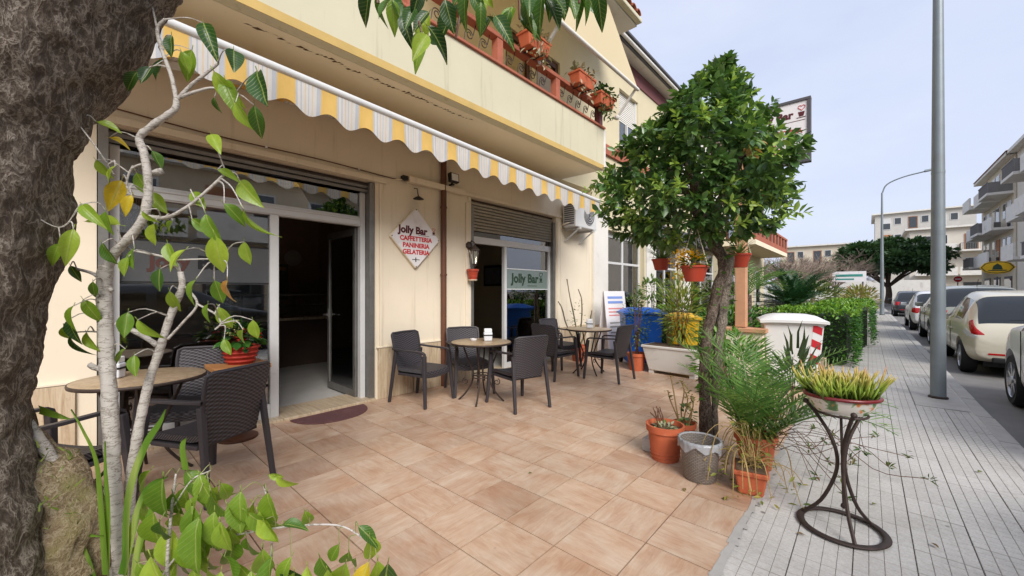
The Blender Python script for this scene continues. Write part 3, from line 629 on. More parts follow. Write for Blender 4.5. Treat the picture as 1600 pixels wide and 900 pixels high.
t = thing('wall_spotlight', 'small dark downlight above the diamond sign', 'lamp', (-4.6, 3.15, 2.65))
obj('stem', M().tube([(-4.65, 3.15, 2.80), (-4.58, 3.15, 2.78), (-4.55, 3.15, 2.66)], .007, 6), MT['black'], t); obj('lamp_shade', M().lathe([(.02, .03), (.05, .012), (.075, -.005), (.07, -.008)], 16, (-4.55, 3.15, 2.64)), MT['black'], t, smooth=True)
t = thing('conduit_box', 'long cream cable box on the pier under the awning', 'cable box', (-4.6, 3.5, 2.85))
obj('trunking', M().box(-4.649, -4.56, 3.02, 4.02, 2.845, 2.925), MT['cream'], t, bevel=.006); obj('cable', M().tube([(-4.6, 3.0, 2.87), (-4.62, 2.88, 2.86), (-4.64, 2.8, 2.84)], .008, 5).tube([(-4.63, 4.02, 2.88), (-4.635, 4.14, 2.84), (-4.635, 4.14, 2.2)], .007, 5), MT['soffit'], t)
obj('connector', M().box(-4.64, -4.57, 2.93, 3.0, 2.86, 2.92), MT['black'], t)
t = thing('floodlight', 'small black floodlight on the cable box under the awning', 'floodlight', (-4.5, 3.72, 3.02))
obj('bracket', M().box(-4.58, -4.5, 3.70, 3.74, 2.926, 2.95).bar((-4.54, 3.72, 2.95), (-4.50, 3.72, 3.0), .02), MT['black'], t)
hd = obj('housing', M().hexa([(-4.52, 3.64, 2.96), (-4.46, 3.64, 2.97), (-4.46, 3.80, 2.97), (-4.52, 3.80, 2.96)], [(-4.54, 3.64, 3.09), (-4.47, 3.64, 3.10), (-4.47, 3.80, 3.10), (-4.54, 3.80, 3.09)]), MT['black'], t, bevel=.006)
obj('lens', M().hexa([(-4.459, 3.66, 2.985), (-4.455, 3.66, 2.985), (-4.455, 3.78, 2.985), (-4.459, 3.78, 2.985)], [(-4.468, 3.66, 3.085), (-4.463, 3.66, 3.085), (-4.463, 3.78, 3.085), (-4.468, 3.78, 3.085)]), MT['paper'], hd)
t = thing('wall_lantern', 'old iron lantern on the corner beside the second shopfront', 'lantern', (-4.5, 4.13, 1.9))
obj('bracket', M().lathe([(.02, -.06), (.055, -.03), (.055, .03), (.02, .06)], 12, (-4.62, 4.13, 2.09)).tube([(-4.62, 4.13, 2.1), (-4.56, 4.13, 2.16), (-4.5, 4.13, 2.13), (-4.49, 4.13, 2.07)], .01, 6), MT['iron'], t, smooth=True)
obj('cap', M().lathe([(.01, .09), (.03, .07), (.075, .02), (.08, 0)], 10, (-4.49, 4.13, 2.0)), MT['iron'], t); obj('pane', M().lathe([(.068, 0), (.035, -.2)], 6, (-4.49, 4.13, 2.0)), glassmat('lantern_glass', (.8, .78, .7), 1.5, .1, .35, (200, 195, 180)), t)
obj('frame', M().lathe([(.04, -.2), (.012, -.25)], 6, (-4.49, 4.13, 2.0)).tube([(-4.422, 4.13, 2.0), (-4.455, 4.13, 1.8)], .005, 4).tube([(-4.456, 4.189, 2.0), (-4.472, 4.16, 1.8)], .005, 4).tube([(-4.456, 4.071, 2.0), (-4.472, 4.1, 1.8)], .005, 4), MT['iron'], t)
t = thing('wall_pot', 'small red plastic pot hanging on the wall below the lantern', 'pot', (-4.55, 4.14, 1.56))
obj('pot', M().lathe([(.06, 0), (.085, .13), (.095, .13), (.095, .16), (.08, .16), (.07, .03)], 18, (-4.545, 4.14, 1.56)), MT['redpot'], t, smooth=True); obj('hanger', M().tube([(-4.53, 4.09, 1.72), (-4.6, 4.12, 1.95), (-4.64, 4.13, 2.05)], .004, 4), MT['iron'], t)
obj('saucer', M().lathe([(.05, -.02), (.07, -.012), (.075, 0)], 16, (-4.545, 4.14, 1.56)), MT['soffit'], t)
t = thing('air_conditioner', 'white outdoor air conditioner unit on brackets under the awning end', 'air conditioner', (-4.4, 6.95, 2.62))
bx = obj('casing', M().box(-4.58, -4.27, 6.62, 7.42, 2.66, 3.2), MT['alu'], t, bevel=.015)
m = M()
for k in range(11): m.box(-4.54, -4.31, 6.612, 6.619, 2.72 + k * .042, 2.74 + k * .042)
obj('side_grille', m, MT['dgrey'], bx)
obj('fan_guard', M().prism([(7.12 + .2 * math.cos(q), 2.93 + .2 * math.sin(q)) for q in np.linspace(0, 2 * math.pi, 25)[:-1]], 'x', -4.269, -4.262), MT['dgrey'], bx)
m = M()
for k in range(4):
    rr = .05 + k * .047; m.add([], []); pts = [(-4.258, 7.12 + rr * math.cos(q), 2.93 + rr * math.sin(q)) for q in np.linspace(0, 2 * math.pi, 25)]; m.tube(pts, .005, 4, cap=False)
obj('guard_ring', m, MT['alu'], bx)
for y in (6.75, 7.3): obj('bracket', M().box(-4.649, -4.25, y, y + .04, 2.62, 2.658).bar((-4.64, y + .02, 2.4), (-4.3, y + .02, 2.63), .025), MT['alu'], t)
obj('hose', M().tube(smooth_path([(-4.4, 6.64, 2.75), (-4.5, 6.58, 2.72), (-4.62, 6.6, 2.6), (-4.635, 6.62, 1.6), (-4.635, 6.6, .7), (-4.63, 6.62, .3)]), .012, 6), MT['cream'], t)

t = thing('wall_cable', 'thin dark cable sagging along the wall under the awning', 'cable', (-4.62, 2, 2.9))
obj('cable', M().tube(smooth_path([(-4.635, -.4, 2.93), (-4.632, .8, 2.87), (-4.632, 1.9, 2.88), (-4.632, 2.8, 2.86), (-4.60, 3.0, 2.88)]), .006, 5), MT['brown'], t); obj('clip', M().box(-4.649, -4.62, 1.33, 1.35, 2.86, 2.885), MT['white'], t); obj('clip', M().box(-4.649, -4.62, 2.33, 2.35, 2.86, 2.885), MT['white'], t)
# flower boxes hung on the balcony rail
def trailing(name, label, x, y, z, n, kind):
    t = thing(name, label, 'planter', (x, y, z))
    obj('trough', M().frust((x, y), .075, .2, .1, .24, z, z + .17), MT['terra'], t, bevel=.01)
    obj('rim', M().frust((x, y), .108, .248, .112, .252, z + .15, z + .18), MT['terra'], t, bevel=.006)
    obj('bracket', M().bar((x - .11, y - .1, z - .01), (x + .1, y - .1, z - .01), .012).bar((x - .11, y + .1, z - .01), (x + .1, y + .1, z - .01), .012).bar((x - .11, y - .1, z - .01), (x - .11, y - .1, z + .2), .012).bar((x - .11, y + .1, z - .01), (x - .11, y + .1, z + .2), .012), MT['iron'], t)
    pos = np.stack([nr.normal(x, .06, n), nr.uniform(y - .24, y + .24, n), nr.normal(z + .24, .06, n)], 1); dd = rand_dirs(n, -.6, 1)
    mat = {'dry': leafmat('dry_leaf', [(150, 142, 112), (186, 178, 150), (112, 120, 84)], .2), 'green': leafmat('balcony_leaf', [(40, 66, 30), (72, 104, 44), (96, 120, 66)], .25)}[kind]
    leaves('foliage', pos, dd, nr.uniform(.05, .1, n), .7, mat, t)
    k = n // 2; pos = np.stack([nr.uniform(x + .02, x + .14, k), nr.uniform(y - .22, y + .22, k), nr.uniform(z - .18, z + .22, k)], 1)
    leaves('trailing_stems', pos, rand_dirs(k, -1, .1), nr.uniform(.05, .12, k), .35, mat, t)
trailing('balcony_planter', 'terracotta trough of dry pale plants on the balcony rail, nearest the camera', -3.33, 4.15, 4.58, 150, 'dry')
trailing('balcony_planter', 'pink terracotta trough with bare twigs on the balcony rail', -3.33, 5.35, 4.56, 60, 'dry')
trailing('balcony_planter', 'terracotta trough with trailing green leaves at the balcony corner', -3.33, 6.0, 4.48, 170, 'green')

# ------------------------------------------------------------------ the house next door
H2 = thing('neighbour_house', 'cream house with dark sloping eaves next to the bar building', 'house', (WX, 12, 0))
m = M(); m.box(-4.96, WX - .002, 7.851, 17.8, 6.5, 7.3); m.box(-4.96, WX - .002, 7.851, 8.62, 0, 6.5).box(-4.96, WX - .002, 8.62, 17.8, 2.86, 5.0).box(-4.96, WX - .002, 10.7, 11.5, 0, 2.86).box(-4.96, WX - .002, 8.62, 9.2, 5.0, 6.5).box(-4.96, WX - .002, 10.3, 13.0, 5.0, 6.5).box(-4.96, WX - .002, 13.0, 17.8, 5.0, 6.5).box(-4.96, WX - .002, 13.6, 14.6, 0, 2.86)
obj('wall', m, MT['upper'], H2)
obj('pier', M().box(WX - .001, WX + .07, 7.87, 8.5, 0, 3.3), MT['white'], H2, bevel=.006); obj('plinth_slab', M().box(WX + .0705, WX + .085, 7.875, 8.495, 0, .62), MT['trav'], H2)
obj('pier', M().box(WX, WX + .05, 10.75, 11.4, 0, 2.86), MT['white'], H2); obj('pier', M().box(WX, WX + .05, 13.7, 14.4, 0, 2.86), MT['white'], H2)
for (a, b) in ((8.62, 10.7), (11.5, 13.6), (14.6, 17.8)):
    w = obj('window', M().box(-4.85, -4.79, a, b, 2.72, 2.86).box(-4.85, -4.79, a, a + .07, 0, 2.72).box(-4.85, -4.79, b - .07, b, 0, 2.72).box(-4.85, -4.79, (a + b) / 2 - .04, (a + b) / 2 + .04, 0, 2.72).box(-4.849, -4.791, a, b, 2.06, 2.12), MT['alu'], H2, bevel=.005)
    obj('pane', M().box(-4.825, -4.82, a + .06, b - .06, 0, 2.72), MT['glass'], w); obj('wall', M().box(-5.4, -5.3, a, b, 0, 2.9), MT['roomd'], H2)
obj('shop_sign', M().box(WX, WX + .25, 11.0, 17.6, 2.95, 3.3), MT['dgrey'], H2, bevel=.02)
w = obj('window', M().box(-4.80, -4.70, 9.2, 9.28, 5.0, 6.5).box(-4.80, -4.70, 10.22, 10.3, 5.0, 6.5).box(-4.80, -4.70, 9.72, 9.78, 5.0, 5.75).box(-4.80, -4.70, 9.28, 10.22, 5.0, 5.06), MT['alu'], H2)
obj('pane', M().box(-4.755, -4.75, 9.28, 10.22, 5.06, 5.75), glassmat('upper_pane', (.5, .55, .6), 1.9, 0, .3, (120, 130, 140)), w)
for k in range(15): obj('slat', M().hexa([(-4.76, 9.28, 5.75 + k * .05), (-4.735, 9.28, 5.75 + k * .05), (-4.735, 10.22, 5.75 + k * .05), (-4.76, 10.22, 5.75 + k * .05)], [(-4.76, 9.28, 5.797 + k * .05), (-4.745, 9.28, 5.79 + k * .05), (-4.745, 10.22, 5.79 + k * .05), (-4.76, 10.22, 5.797 + k * .05)]), MT['white'], w)
obj('sill', M().box(WX, WX + .12, 9.05, 10.45, 4.93, 4.995), MT['white'], H2)
obj('band', M().box(WX, WX + .06, 7.86, 10.9, 4.62, 4.86), MT['terrac'], H2, bevel=.005)
obj('upper_panel', M().box(WX, WX + .04, 13.0, 17.8, 4.9, 6.9), MT['white'], H2); obj('downpipe', M().tube([(-4.58, 12.9, 3), (-4.58, 12.9, 6.5)], .06, 10), MT['dgrey'], H2)
obj('mauve_band', M().box(WX, WX + .03, 7.86, 17.8, 6.92, 7.3), MT['mauve'], H2)
ev = obj('eave', M().box(-4.66, -4.34, 7.99, 18.2, 7.31, 7.4), MT['white'], H2)
obj('fascia', M().box(-4.339, -4.29, 7.98, 18.2, 7.3, 7.48), MT['dgrey'], ev); obj('gutter', M().tube([(-4.25, 7.98, 7.38), (-4.25, 18.2, 7.38)], .045, 10), MT['white'], ev); obj('capping', M().box(-4.4, -4.2, 7.98, 18.2, 7.481, 7.53), MT['dgrey'], ev)
obj('roof', M().hexa([(-4.3, 7.98, 7.531), (-4.3, 18.2, 7.531), (-10, 18.2, 9), (-10, 7.98, 9)], [(-4.3, 7.98, 7.58), (-4.3, 18.2, 7.58), (-10, 18.2, 9.1), (-10, 7.98, 9.1)]), MT['clay'], H2)

# house with the terracotta balcony further on
H3 = thing('balcony_house', 'house with terracotta balcony railing beyond the orange tree', 'house', (WX, 23, 0))
obj('wall', M().box(-10, -4.7, 18.3, 28, 0, 6.4), MT['upper'], H3)
bl = obj('balcony', M().box(-4.69, -3.4, 18.6, 27, 3.3, 3.5), MT['soffit'], H3)
obj('parapet', M().box(-3.5, -3.4, 18.6, 27, 3.501, 3.72).box(-3.52, -3.38, 18.58, 27.02, 4.2, 4.3), MT['terrac'], bl)
for k in range(10): obj('rail_post', M().box(-3.5, -3.4, 18.6 + k * .9, 18.92 + k * .9, 3.721, 4.199), MT['terrac'], bl)
for k in range(9): obj('rail_bars', M().box(-3.455, -3.445, 18.94 + k * .9, 19.48 + k * .9, 3.74, 4.19), MT['iron'], bl)
for a in (19.4, 22.4, 25.2):
    w = obj('window', M().box(-4.69, -4.62, a, a + 1.2, 3.6, 5.7), MT['dwood'], H3); obj('pane', M().box(-4.619, -4.61, a + .15, a + 1.05, 3.75, 5.55), MT['glass'], w)
    w = obj('window', M().box(-4.69, -4.62, a, a + 1.4, .6, 2.5), MT['alu'], H3); obj('pane', M().box(-4.619, -4.61, a + .15, a + 1.25, .75, 2.4), MT['glass'], w)
obj('roof', M().hexa([(-3.8, 18.2, 6.4), (-3.8, 28.2, 6.4), (-10, 28.2, 8), (-10, 18.2, 8)], [(-3.8, 18.2, 6.52), (-3.8, 28.2, 6.52), (-10, 28.2, 8.2), (-10, 18.2, 8.2)]), MT['clay'], H3)
# ------------------------------------------------------------------ chairs and tables
def rattan_mat():
    t = NT('woven_plastic'); v = t.coord(); sp = t.new('SeparateXYZ'); t.link(v, sp.inputs[0])
    def wave(src, fr, ph=None):
        a = t.new('Math', operation='MULTIPLY'); a.inputs[1].default_value = fr; t.link(src, a.inputs[0]); o = a.outputs[0]
        if ph is not None:
            b = t.new('Math', operation='ADD'); t.link(o, b.inputs[0]); t.link(ph, b.inputs[1]); o = b.outputs[0]
        s_ = t.new('Math', operation='SINE'); t.link(o, s_.inputs[0]); return s_.outputs[0]
    ad = t.new('Math', operation='ADD'); t.link(sp.outputs['Z'], ad.inputs[0]); t.link(sp.outputs['Y'], ad.inputs[1])
    fl = wave(sp.outputs['X'], 2 * math.pi / .06); sg = t.new('Math', operation='SIGN'); t.link(fl, sg.inputs[0])
    ph = t.new('Math', operation='MULTIPLY'); ph.inputs[1].default_value = math.pi / 2; t.link(sg.outputs[0], ph.inputs[0])
    w1 = wave(ad.outputs[0], 2 * math.pi / .021, ph.outputs[0]); ab = t.new('Math', operation='ABSOLUTE'); t.link(fl, ab.inputs[0])
    h = t.new('Math', operation='MULTIPLY'); t.link(w1, h.inputs[0]); t.link(ab.outputs[0], h.inputs[1])
    mr = t.new('MapRange'); mr.inputs[1].default_value = -1; mr.inputs[2].default_value = 1; t.link(h.outputs[0], mr.inputs[0])
    t.col(t.ramp(mr.outputs[0], [(.1, (30, 28, 30)), (.6, (64, 60, 64)), (1, (84, 80, 84))])); t.rough(.5, 0, .4); t.bump(mr.outputs[0], .9, .006); return t.m
RAT = rattan_mat(); RATP = pm('chair_plastic', (58, 54, 57), .5, .1, 10, .1, 200)
G_CH = 'woven plastic armchairs on the patio'
def make_chair():
    t = thing('armchair', '', 'chair', group=G_CH)           # faces +Y in its own frame
    rows = []
    for j, y in enumerate((-.21, -.15, 0, .15, .225, .24)):
        rows.append([(x, y, .425 + .012 * (abs(x) / .22) ** 2 + (-.012 if j == 4 else -.05 if j == 5 else .012 if j == 0 else 0) - .008 * math.cos(x * 6)) for x in (-.225, -.15, -.07, 0, .07, .15, .225)])
    m = M(); m.grid(rows); low = [[(p[0], p[1], p[2] - .04) for p in r] for r in rows]; m.grid([r[::-1] for r in low])
    n, k = len(rows), len(rows[0]); rim = [rows[0][i] for i in range(k)] + [rows[j][-1] for j in range(1, n)] + [rows[-1][i] for i in range(k - 2, -1, -1)] + [rows[j][0] for j in range(n - 2, 0, -1)]
    m.grid([rim + [rim[0]], [(p[0], p[1], p[2] - .04) for p in rim] + [(rim[0][0], rim[0][1], rim[0][2] - .04)]])
    obj('seat', m, RAT, t, local=True, smooth=True)
    rows = []
    for z in (.37, .45, .55, .65, .75, .82, .845):
        w = .205 + (z - .37) * .07 - (.012 if z > .84 else 0); yb = -.205 - (z - .42) * .22
        rows.append([(w * s_, yb - .03 * (1 - s_ * s_) , z) for s_ in (-1, -.75, -.4, 0, .4, .75, 1)])
    m = M(); m.grid(rows); back = [[(p[0], p[1] - .018, p[2]) for p in r] for r in rows]; m.grid([r[::-1] for r in back])
    n = len(rows); rim = rows[0] + [rows[j][-1] for j in range(1, n)] + rows[-1][-2::-1] + [rows[j][0] for j in range(n - 2, -1, -1)]
    m.grid([rim, [(p[0], p[1] - .018, p[2]) for p in rim]])
    obj('backrest', m, RAT, t, local=True, smooth=True)
    obj('back_frame', M().tube([(-.225, -.245, .60), (-.235, -.275, .75), (-.232, -.295, .835), (-.20, -.315, .852), (0, -.335, .855), (.20, -.315, .852), (.232, -.295, .835), (.235, -.275, .75), (.225, -.245, .60)], .014, 6), RATP, t, local=True, smooth=True)
    for s_ in (-1, 1):
        obj('armrest', M().grid([[(s_ * (.235 + w_), y, z + h_) for w_, h_ in ((-.022, 0), (.022, 0), (.022, .02), (-.022, .02))] for y, z in ((-.27, .655), (-.1, .645), (.1, .64), (.2, .635), (.235, .615), (.245, .58))], closed=True), RATP, t, local=True, bevel=.006)
        obj('leg', M().hexa([(s_ * .27 - .016, .26, 0), (s_ * .27 + .016, .26, 0), (s_ * .27 + .016, .292, 0), (s_ * .27 - .016, .292, 0)], [(s_ * .235 - .024, .205, .61), (s_ * .235 + .024, .205, .61), (s_ * .235 + .024, .25, .61), (s_ * .235 - .024, .25, .61)]), RATP, t, local=True, bevel=.006)
        obj('leg', M().hexa([(s_ * .25 - .016, -.335, 0), (s_ * .25 + .016, -.335, 0), (s_ * .25 + .016, -.303, 0), (s_ * .25 - .016, -.303, 0)], [(s_ * .225 - .02, -.255, .63), (s_ * .225 + .02, -.255, .63), (s_ * .225 + .02, -.215, .63), (s_ * .225 - .02, -.215, .63)]), RATP, t, local=True, bevel=.006)
    obj('apron', M().box(-.225, .225, -.2, .2, .345, .375), RATP, t, local=True, bevel=.006)
    return t
ch0 = make_chair()
def face(dx, dy): return math.atan2(dy, dx) - math.pi / 2
chairs = [((-4.17, 2.95), (.97, .23), 'dark woven armchair against the pier, left of the middle table'),
          ((-4.10, 3.66), (.91, -.41), 'dark woven armchair behind the middle table, between pier and second shopfront'),
          ((-3.18, 3.63), (-.97, .24), 'dark woven armchair with its back to the camera, right of the middle table'),
          ((-3.77, 5.22), (.05, 1), 'dark woven armchair at the far table, back towards the middle table'),
          ((-4.20, 5.98), (1, -.1), 'dark woven armchair behind the far table against the wall'),
          ((-3.05, 5.66), (-1, .02), 'dark woven armchair at the far table in front of the potted shrub'),
          ((-3.50, .64), (-.88, -.47), 'large dark woven armchair at the near table, seen from behind by the mat'),
          ((-4.33, .68), (.82, -.55), 'dark woven armchair between the near table and the shop window'),
          ((-3.52, -.12), (-.62, .75), 'dark woven armchair half hidden behind the big trunk')]
for k, ((x, y), d, lb) in enumerate(chairs):
    c = ch0 if k == 0 else copy_tree(ch0)
    c.location = (x, y, .001); c.rotation_euler = (0, 0, face(*d)); c['label'] = lb
def top_mat():
    t = NT('table_top'); tcn = t.new('TexCoord'); sp = t.new('SeparateXYZ'); t.link(tcn.outputs['Object'], sp.inputs[0])
    at = t.new('Math', operation='ARCTAN2'); t.link(sp.outputs['Y'], at.inputs[0]); t.link(sp.outputs['X'], at.inputs[1])
    mu = t.new('Math', operation='MULTIPLY'); mu.inputs[1].default_value = 2.2; t.link(at.outputs[0], mu.inputs[0])
    le = t.new('Vector' + 'Math', operation='LENGTH'); t.link(tcn.outputs['Object'], le.inputs[0])
    cb = t.new('CombineXYZ'); t.link(mu.outputs[0], cb.inputs[0]); t.link(le.outputs['Value'], cb.inputs[1])
    n = t.noise(cb.outputs[0], 5, 7, .7, .4); n2 = t.noise(t.coord(), 26, 4, .7)
    c = t.ramp(n, [(.3, (176, 140, 98)), (.5, (208, 178, 136)), (.7, (224, 200, 162))])
    ring = t.ramp(le.outputs['Value'], [(.255, (0, 0, 0, 1)), (.262, (1, 1, 1, 1)), (.285, (1, 1, 1, 1)), (.292, (0, 0, 0, 1))])
    r2 = t.ramp(le.outputs['Value'], [(.335, (0, 0, 0, 1)), (.345, (1, 1, 1, 1))])
    c = t.mix(ring, c, (120, 98, 74)); c = t.mix(r2, c, (150, 126, 98)); c = t.mix(.3, c, t.ramp(n2, [(.35, (120, 96, 66)), (.65, (222, 200, 162))]))
    t.col(c); t.rough(.35, 0, .5); return t.m
TOPM = top_mat()
def make_table():
    t = thing('cafe_table', '', 'table', group='round bistro tables on the patio')
    obj('tabletop', M().lathe([(.02, .722), (.37, .722), (.375, .728), (.375, .742), (.368, .746), (.02, .746)], 48), TOPM, t, local=True, smooth=True)
    obj('rim', M().torus((0, 0, .731), .376, .376, .007, 48, 6, 2.0), MT['iron'], t, local=True, smooth='all')
    for k in range(4):
        a = k * math.pi / 2 + .5; cs, sn = math.cos(a), math.sin(a)
        pr = [(.24, .72), (.20, .60), (.125, .42), (.10, .33), (.13, .2), (.21, .08), (.29, .004)]
        obj('leg', M().tube(smooth_path([(r * cs, r * sn, z) for r, z in pr]), .011, 7), MT['iron'], t, local=True, smooth=True)
        sc = []
        for q in range(14): aa = q / 13 * 2 * math.pi * 1.2; rr = .014 + .03 * q / 13; sc.append(((.2 + rr * math.cos(aa)) * cs, (.2 + rr * math.cos(aa)) * sn, .24 + rr * math.sin(aa)))
        obj('scroll', M().tube(sc, .005, 5), MT['iron'], t, local=True)
    [obj('ring', M().torus((0, 0, z_), r_, r_, .008, 30, 6), MT['iron'], t, local=True, smooth='all') for z_, r_ in ((.33, .105), (.30, .11), (.712, .25))]
    return t
tb0 = make_table()
tables = [((-3.63, 3.45), .1, 'round bistro table with tan top between the two shopfronts'), ((-3.52, 5.85), .5, 'round bistro table near the blue bin, farthest from the camera'), ((-4.0, .345), .9, 'round bistro table behind the pale sapling, nearest the camera')]
for k, ((x, y), a, lb) in enumerate(tables):
    c = tb0 if k == 0 else copy_tree(tb0); c.location = (x, y, .001); c.rotation_euler = (0, 0, a); c['label'] = lb
HOLD = pm('holder_plastic', (210, 212, 216), .35, .05, 5, 0, spec=.5)
def napkin(x, y, a, lb):
    t = thing('napkin_holder', lb, 'napkin holder', (x, y, .748), a, 'napkin holders on the tables')
    obj('case', M().frust((0, 0), .05, .04, .056, .042, 0, .11), HOLD, t, local=True, bevel=.012, seg=3)
    obj('band', M().frust((0, 0), .0575, .0435, .0577, .0437, .066, .08), MT['black'], t, local=True); obj('napkins', M().frust((0, 0), .048, .036, .048, .036, .1105, .155), MT['paper'], t, local=True, bevel=.006)
    return t
napkin(-3.60, 3.54, .9, 'white napkin holder on the middle table'); napkin(-3.56, 5.95, .6, 'clear napkin holder on the far table'); napkin(-4.08, .20, 1.0, 'white napkin holder on the near table behind the sapling')
t = thing('ashtray', 'small glass ashtray on the middle table', 'ashtray', (-3.74, 3.42, .748)); obj('dish', M().lathe([(.035, 0), (.045, .012), (.045, .025), (.034, .025), (.03, .008)], 16), MT['sign'], t, local=True, smooth=True)
obj('notch', M().box(-.005, .005, -.046, -.033, .018, .027), MT['grey'], t, local=True)
# half round door mat
pts = [(-4.54, 1.545), (-4.50, 2.36)] + [(-4.52 + .40 * math.sin(q), 1.95 + .41 * math.cos(q)) for q in np.linspace(.12, math.pi - .12, 22)]
pts = [(-4.56, 1.54), (-4.56, 2.36)] + [(-4.56 + .40 * math.sin(q) ** .9, 1.95 + .41 * math.cos(q)) for q in np.linspace(.06, math.pi - .06, 22)]
tag(obj('door_mat', M().prism(pts, 'z', .001, .013), MT['mat_'], bevel=.004), 'half round plum coloured mat in front of the open door', 'mat')
# wooden stand with the basket of flowers
t = thing('plant_stand', 'small wooden stand holding the red flower basket by the window', 'stand', (-4.40, 1.04, 0))
obj('shelf', M().box(-.2, .2, -.22, .22, .66, .70), MT['mwood'], t, local=True, bevel=.004)
obj('pedestal', M().lathe([(.05, .03), (.035, .2), (.03, .5), (.05, .66)], 14), MT['dwood'], t, local=True, smooth=True); obj('base', M().lathe([(.16, 0), (.16, .02), (.06, .045)], 24), MT['dwood'], t, local=True, smooth=True)
bk = thing('flower_basket', 'red wicker basket with red flowers and leafy plant on the wooden stand', 'flower basket', (-4.40, 1.06, .701))
wick = pm('red_wicker', (164, 48, 34), .6, .25, 30, .6, 70)
obj('basket', M().lathe([(.10, 0), (.125, .08), (.145, .16), (.125, .16), (.11, .02)], 24), wick, bk, local=True, smooth=True)
for z, r in ((.03, .113), (.07, .125), (.11, .135), (.155, .148)): obj('weave_ring', M().torus((0, 0, z), r, r, .012, 28, 6), wick, bk, local=True, smooth='all')
n = 120; p, d = bush_points((0, 0, .24), (.16, .16, .12), n, .3)
LFG = leafmat('house_leaf', [(24, 60, 26), (44, 92, 36), (88, 138, 52)], .25); leaves('foliage', p, d + np.array([0, 0, -.2]), nr.uniform(.06, .11, n), .75, LFG, bk, local=True)
n = 40; p, d = bush_points((.05, .04, .27), (.12, .12, .05), n, .5); fl = leaves('red_flowers', p, d + np.array([0, 0, .3]), nr.uniform(.02, .035, n), 1.3, leafmat('red_petal', [(206, 26, 26), (228, 52, 40)], .2), bk, local=True); fl['kind'] = 'stuff'
n = 60; p, d = bush_points((.02, -.06, .34), (.06, .06, .07), n, .3); leaves('pale_flowers', p, d, nr.uniform(.015, .03, n), .8, leafmat('pale_bloom', [(196, 200, 120), (226, 222, 160)], .3), bk, local=True)
# ------------------------------------------------------------------ trees and plants
CS, CC, FP = math.sin(R(42)), math.cos(R(42)), 618.0
def at(px, py, d):                                     # measured point -> world, d metres in front of the camera
    u, v = (px - 800) / FP, (455 - py) / FP
    return Vector((d * (-CS + u * CC), d * (CC + u * CS), 1.38 + v * d))
RT, UPV, FWD = Vector((CC, CS, 0)), Vector((0, 0, 1)), Vector((-CS, CC, 0))
struct('tree_pit', M().box(-2.5, -.75, -1.6, .16, -.13, .02), MT['soil'])
BARK = bark('ficus_bark', (74, 64, 56), (108, 96, 85), (164, 152, 139), (9, 9, 5.2), .7, .008)
MOSS = bark('mossy_bark', (112, 94, 72), (166, 146, 116), (206, 188, 158), (14, 14, 12), .7, .012, (140, 134, 84))
PALE = bark('pale_bark', (190, 182, 174), (204, 198, 191), (150, 140, 130), (6, 6, 22), .35, .004)
from mathutils import noise as mn
def displace(me, fn):
    n = len(me.vertices); co = np.empty(n * 3, np.float32); no = np.empty(n * 3, np.float32); me.vertices.foreach_get('co', co); me.vertex_normals.foreach_get('vector', no); co = co.reshape(-1, 3); no = no.reshape(-1, 3)
    h = np.array([fn(Vector(c)) for c in co.tolist()], np.float32); me.vertices.foreach_set('co', (co + no * h[:, None]).ravel()); me.update()
def noisy(me, amp, sc, seed=0): displace(me, lambda c: mn.noise(c * sc + Vector((seed, 0, 0))) * amp + mn.noise(c * sc * 3.1 + Vector((seed, 5, 0))) * amp * .45)
# ---- big tree on the left
def axis(px, y, r, rho=1.75):
    th = math.atan((px - 800) / FP) - math.asin(r / rho); de = rho * math.cos(math.asin(r / rho)) * math.cos(math.atan((px - 800) / FP))
    xc, dc = rho * math.sin(th), rho * math.cos(th); z = 1.38 + (455 - y) / FP * de
    return Vector((0, 0, z)) + RT * xc + FWD * dc
ed = [(85, 960, .34), (80, 880, .31), (72, 800, .29), (56, 720, .25), (42, 660, .235), (42, 610, .235), (58, 560, .24), (75, 510, .25), (88, 455, .255), (98, 397, .26), (106, 330, .265), (110, 287, .27), (116, 225, .28), (145, 173, .29), (172, 130, .30), (214, 70, .31), (256, 7, .32), (298, -60, .33), (330, -130, .30)]
BT = thing('ficus_tree', 'big dark barked tree leaning over the patio in front of the bar', 'tree', (-1.75, -.3, 0))
pts = [axis(*e) for e in ed]; rad = [e[2] for e in ed]
g0 = pts[0].copy(); pts = [Vector((g0.x - .05, g0.y - .06, -.05)), Vector((g0.x - .02, g0.y - .03, .15))] + [p for p in pts if p.z > .25]; rad = [.40, .38] + rad[-len(pts) + 2:]
sp = smooth_path(pts, 6); rr = [float(np.interp(i / 6, range(len(rad)), rad)) for i in range(len(sp))]
sp = smooth_path(sp, 3); rr = [float(np.interp(i / 3, range(len(rr)), rr)) for i in range(len(sp))]
tr = obj('trunk', M().tube(sp, rr, 200), BARK, BT, smooth='all'); noisy(tr.data, .024, 5.5)
def furrow(me, amp, sxy, sz):
    def f(c):
        w_ = mn.noise(c * 3) * .6; q = Vector((c.x * sxy + w_, c.y * sxy + w_, c.z * sz)); return amp * ((1 - abs(mn.noise(q)) * 2.2) * .65 + (1 - abs(mn.noise(q * 2.3 + Vector((7, 1, 3)))) * 2.2) * .35)
    displace(me, f)
furrow(tr.data, .009, 19, 9)
rt = obj('root', M().tube(smooth_path([at(10, 690, 1.12), at(55, 735, 1.12), at(85, 800, 1.13), at(92, 880, 1.14), at(80, 1000, 1.15)]), [.05, .06, .066, .07, .074, .08, .085, .085, .09, .095, .10, .10, .11, .11, .12, .12, .13], 40), MOSS, BT, smooth='all'); noisy(rt.data, .03, 11); noisy(rt.data, .012, 40, 4)
tp = pts[-1]
b1 = smooth_path([tp, tp + Vector((.35, .25, .35)), at(560, -110, 1.5), at(700, -90, 1.45), at(830, -75, 1.5), at(960, -55, 1.6)], 5)
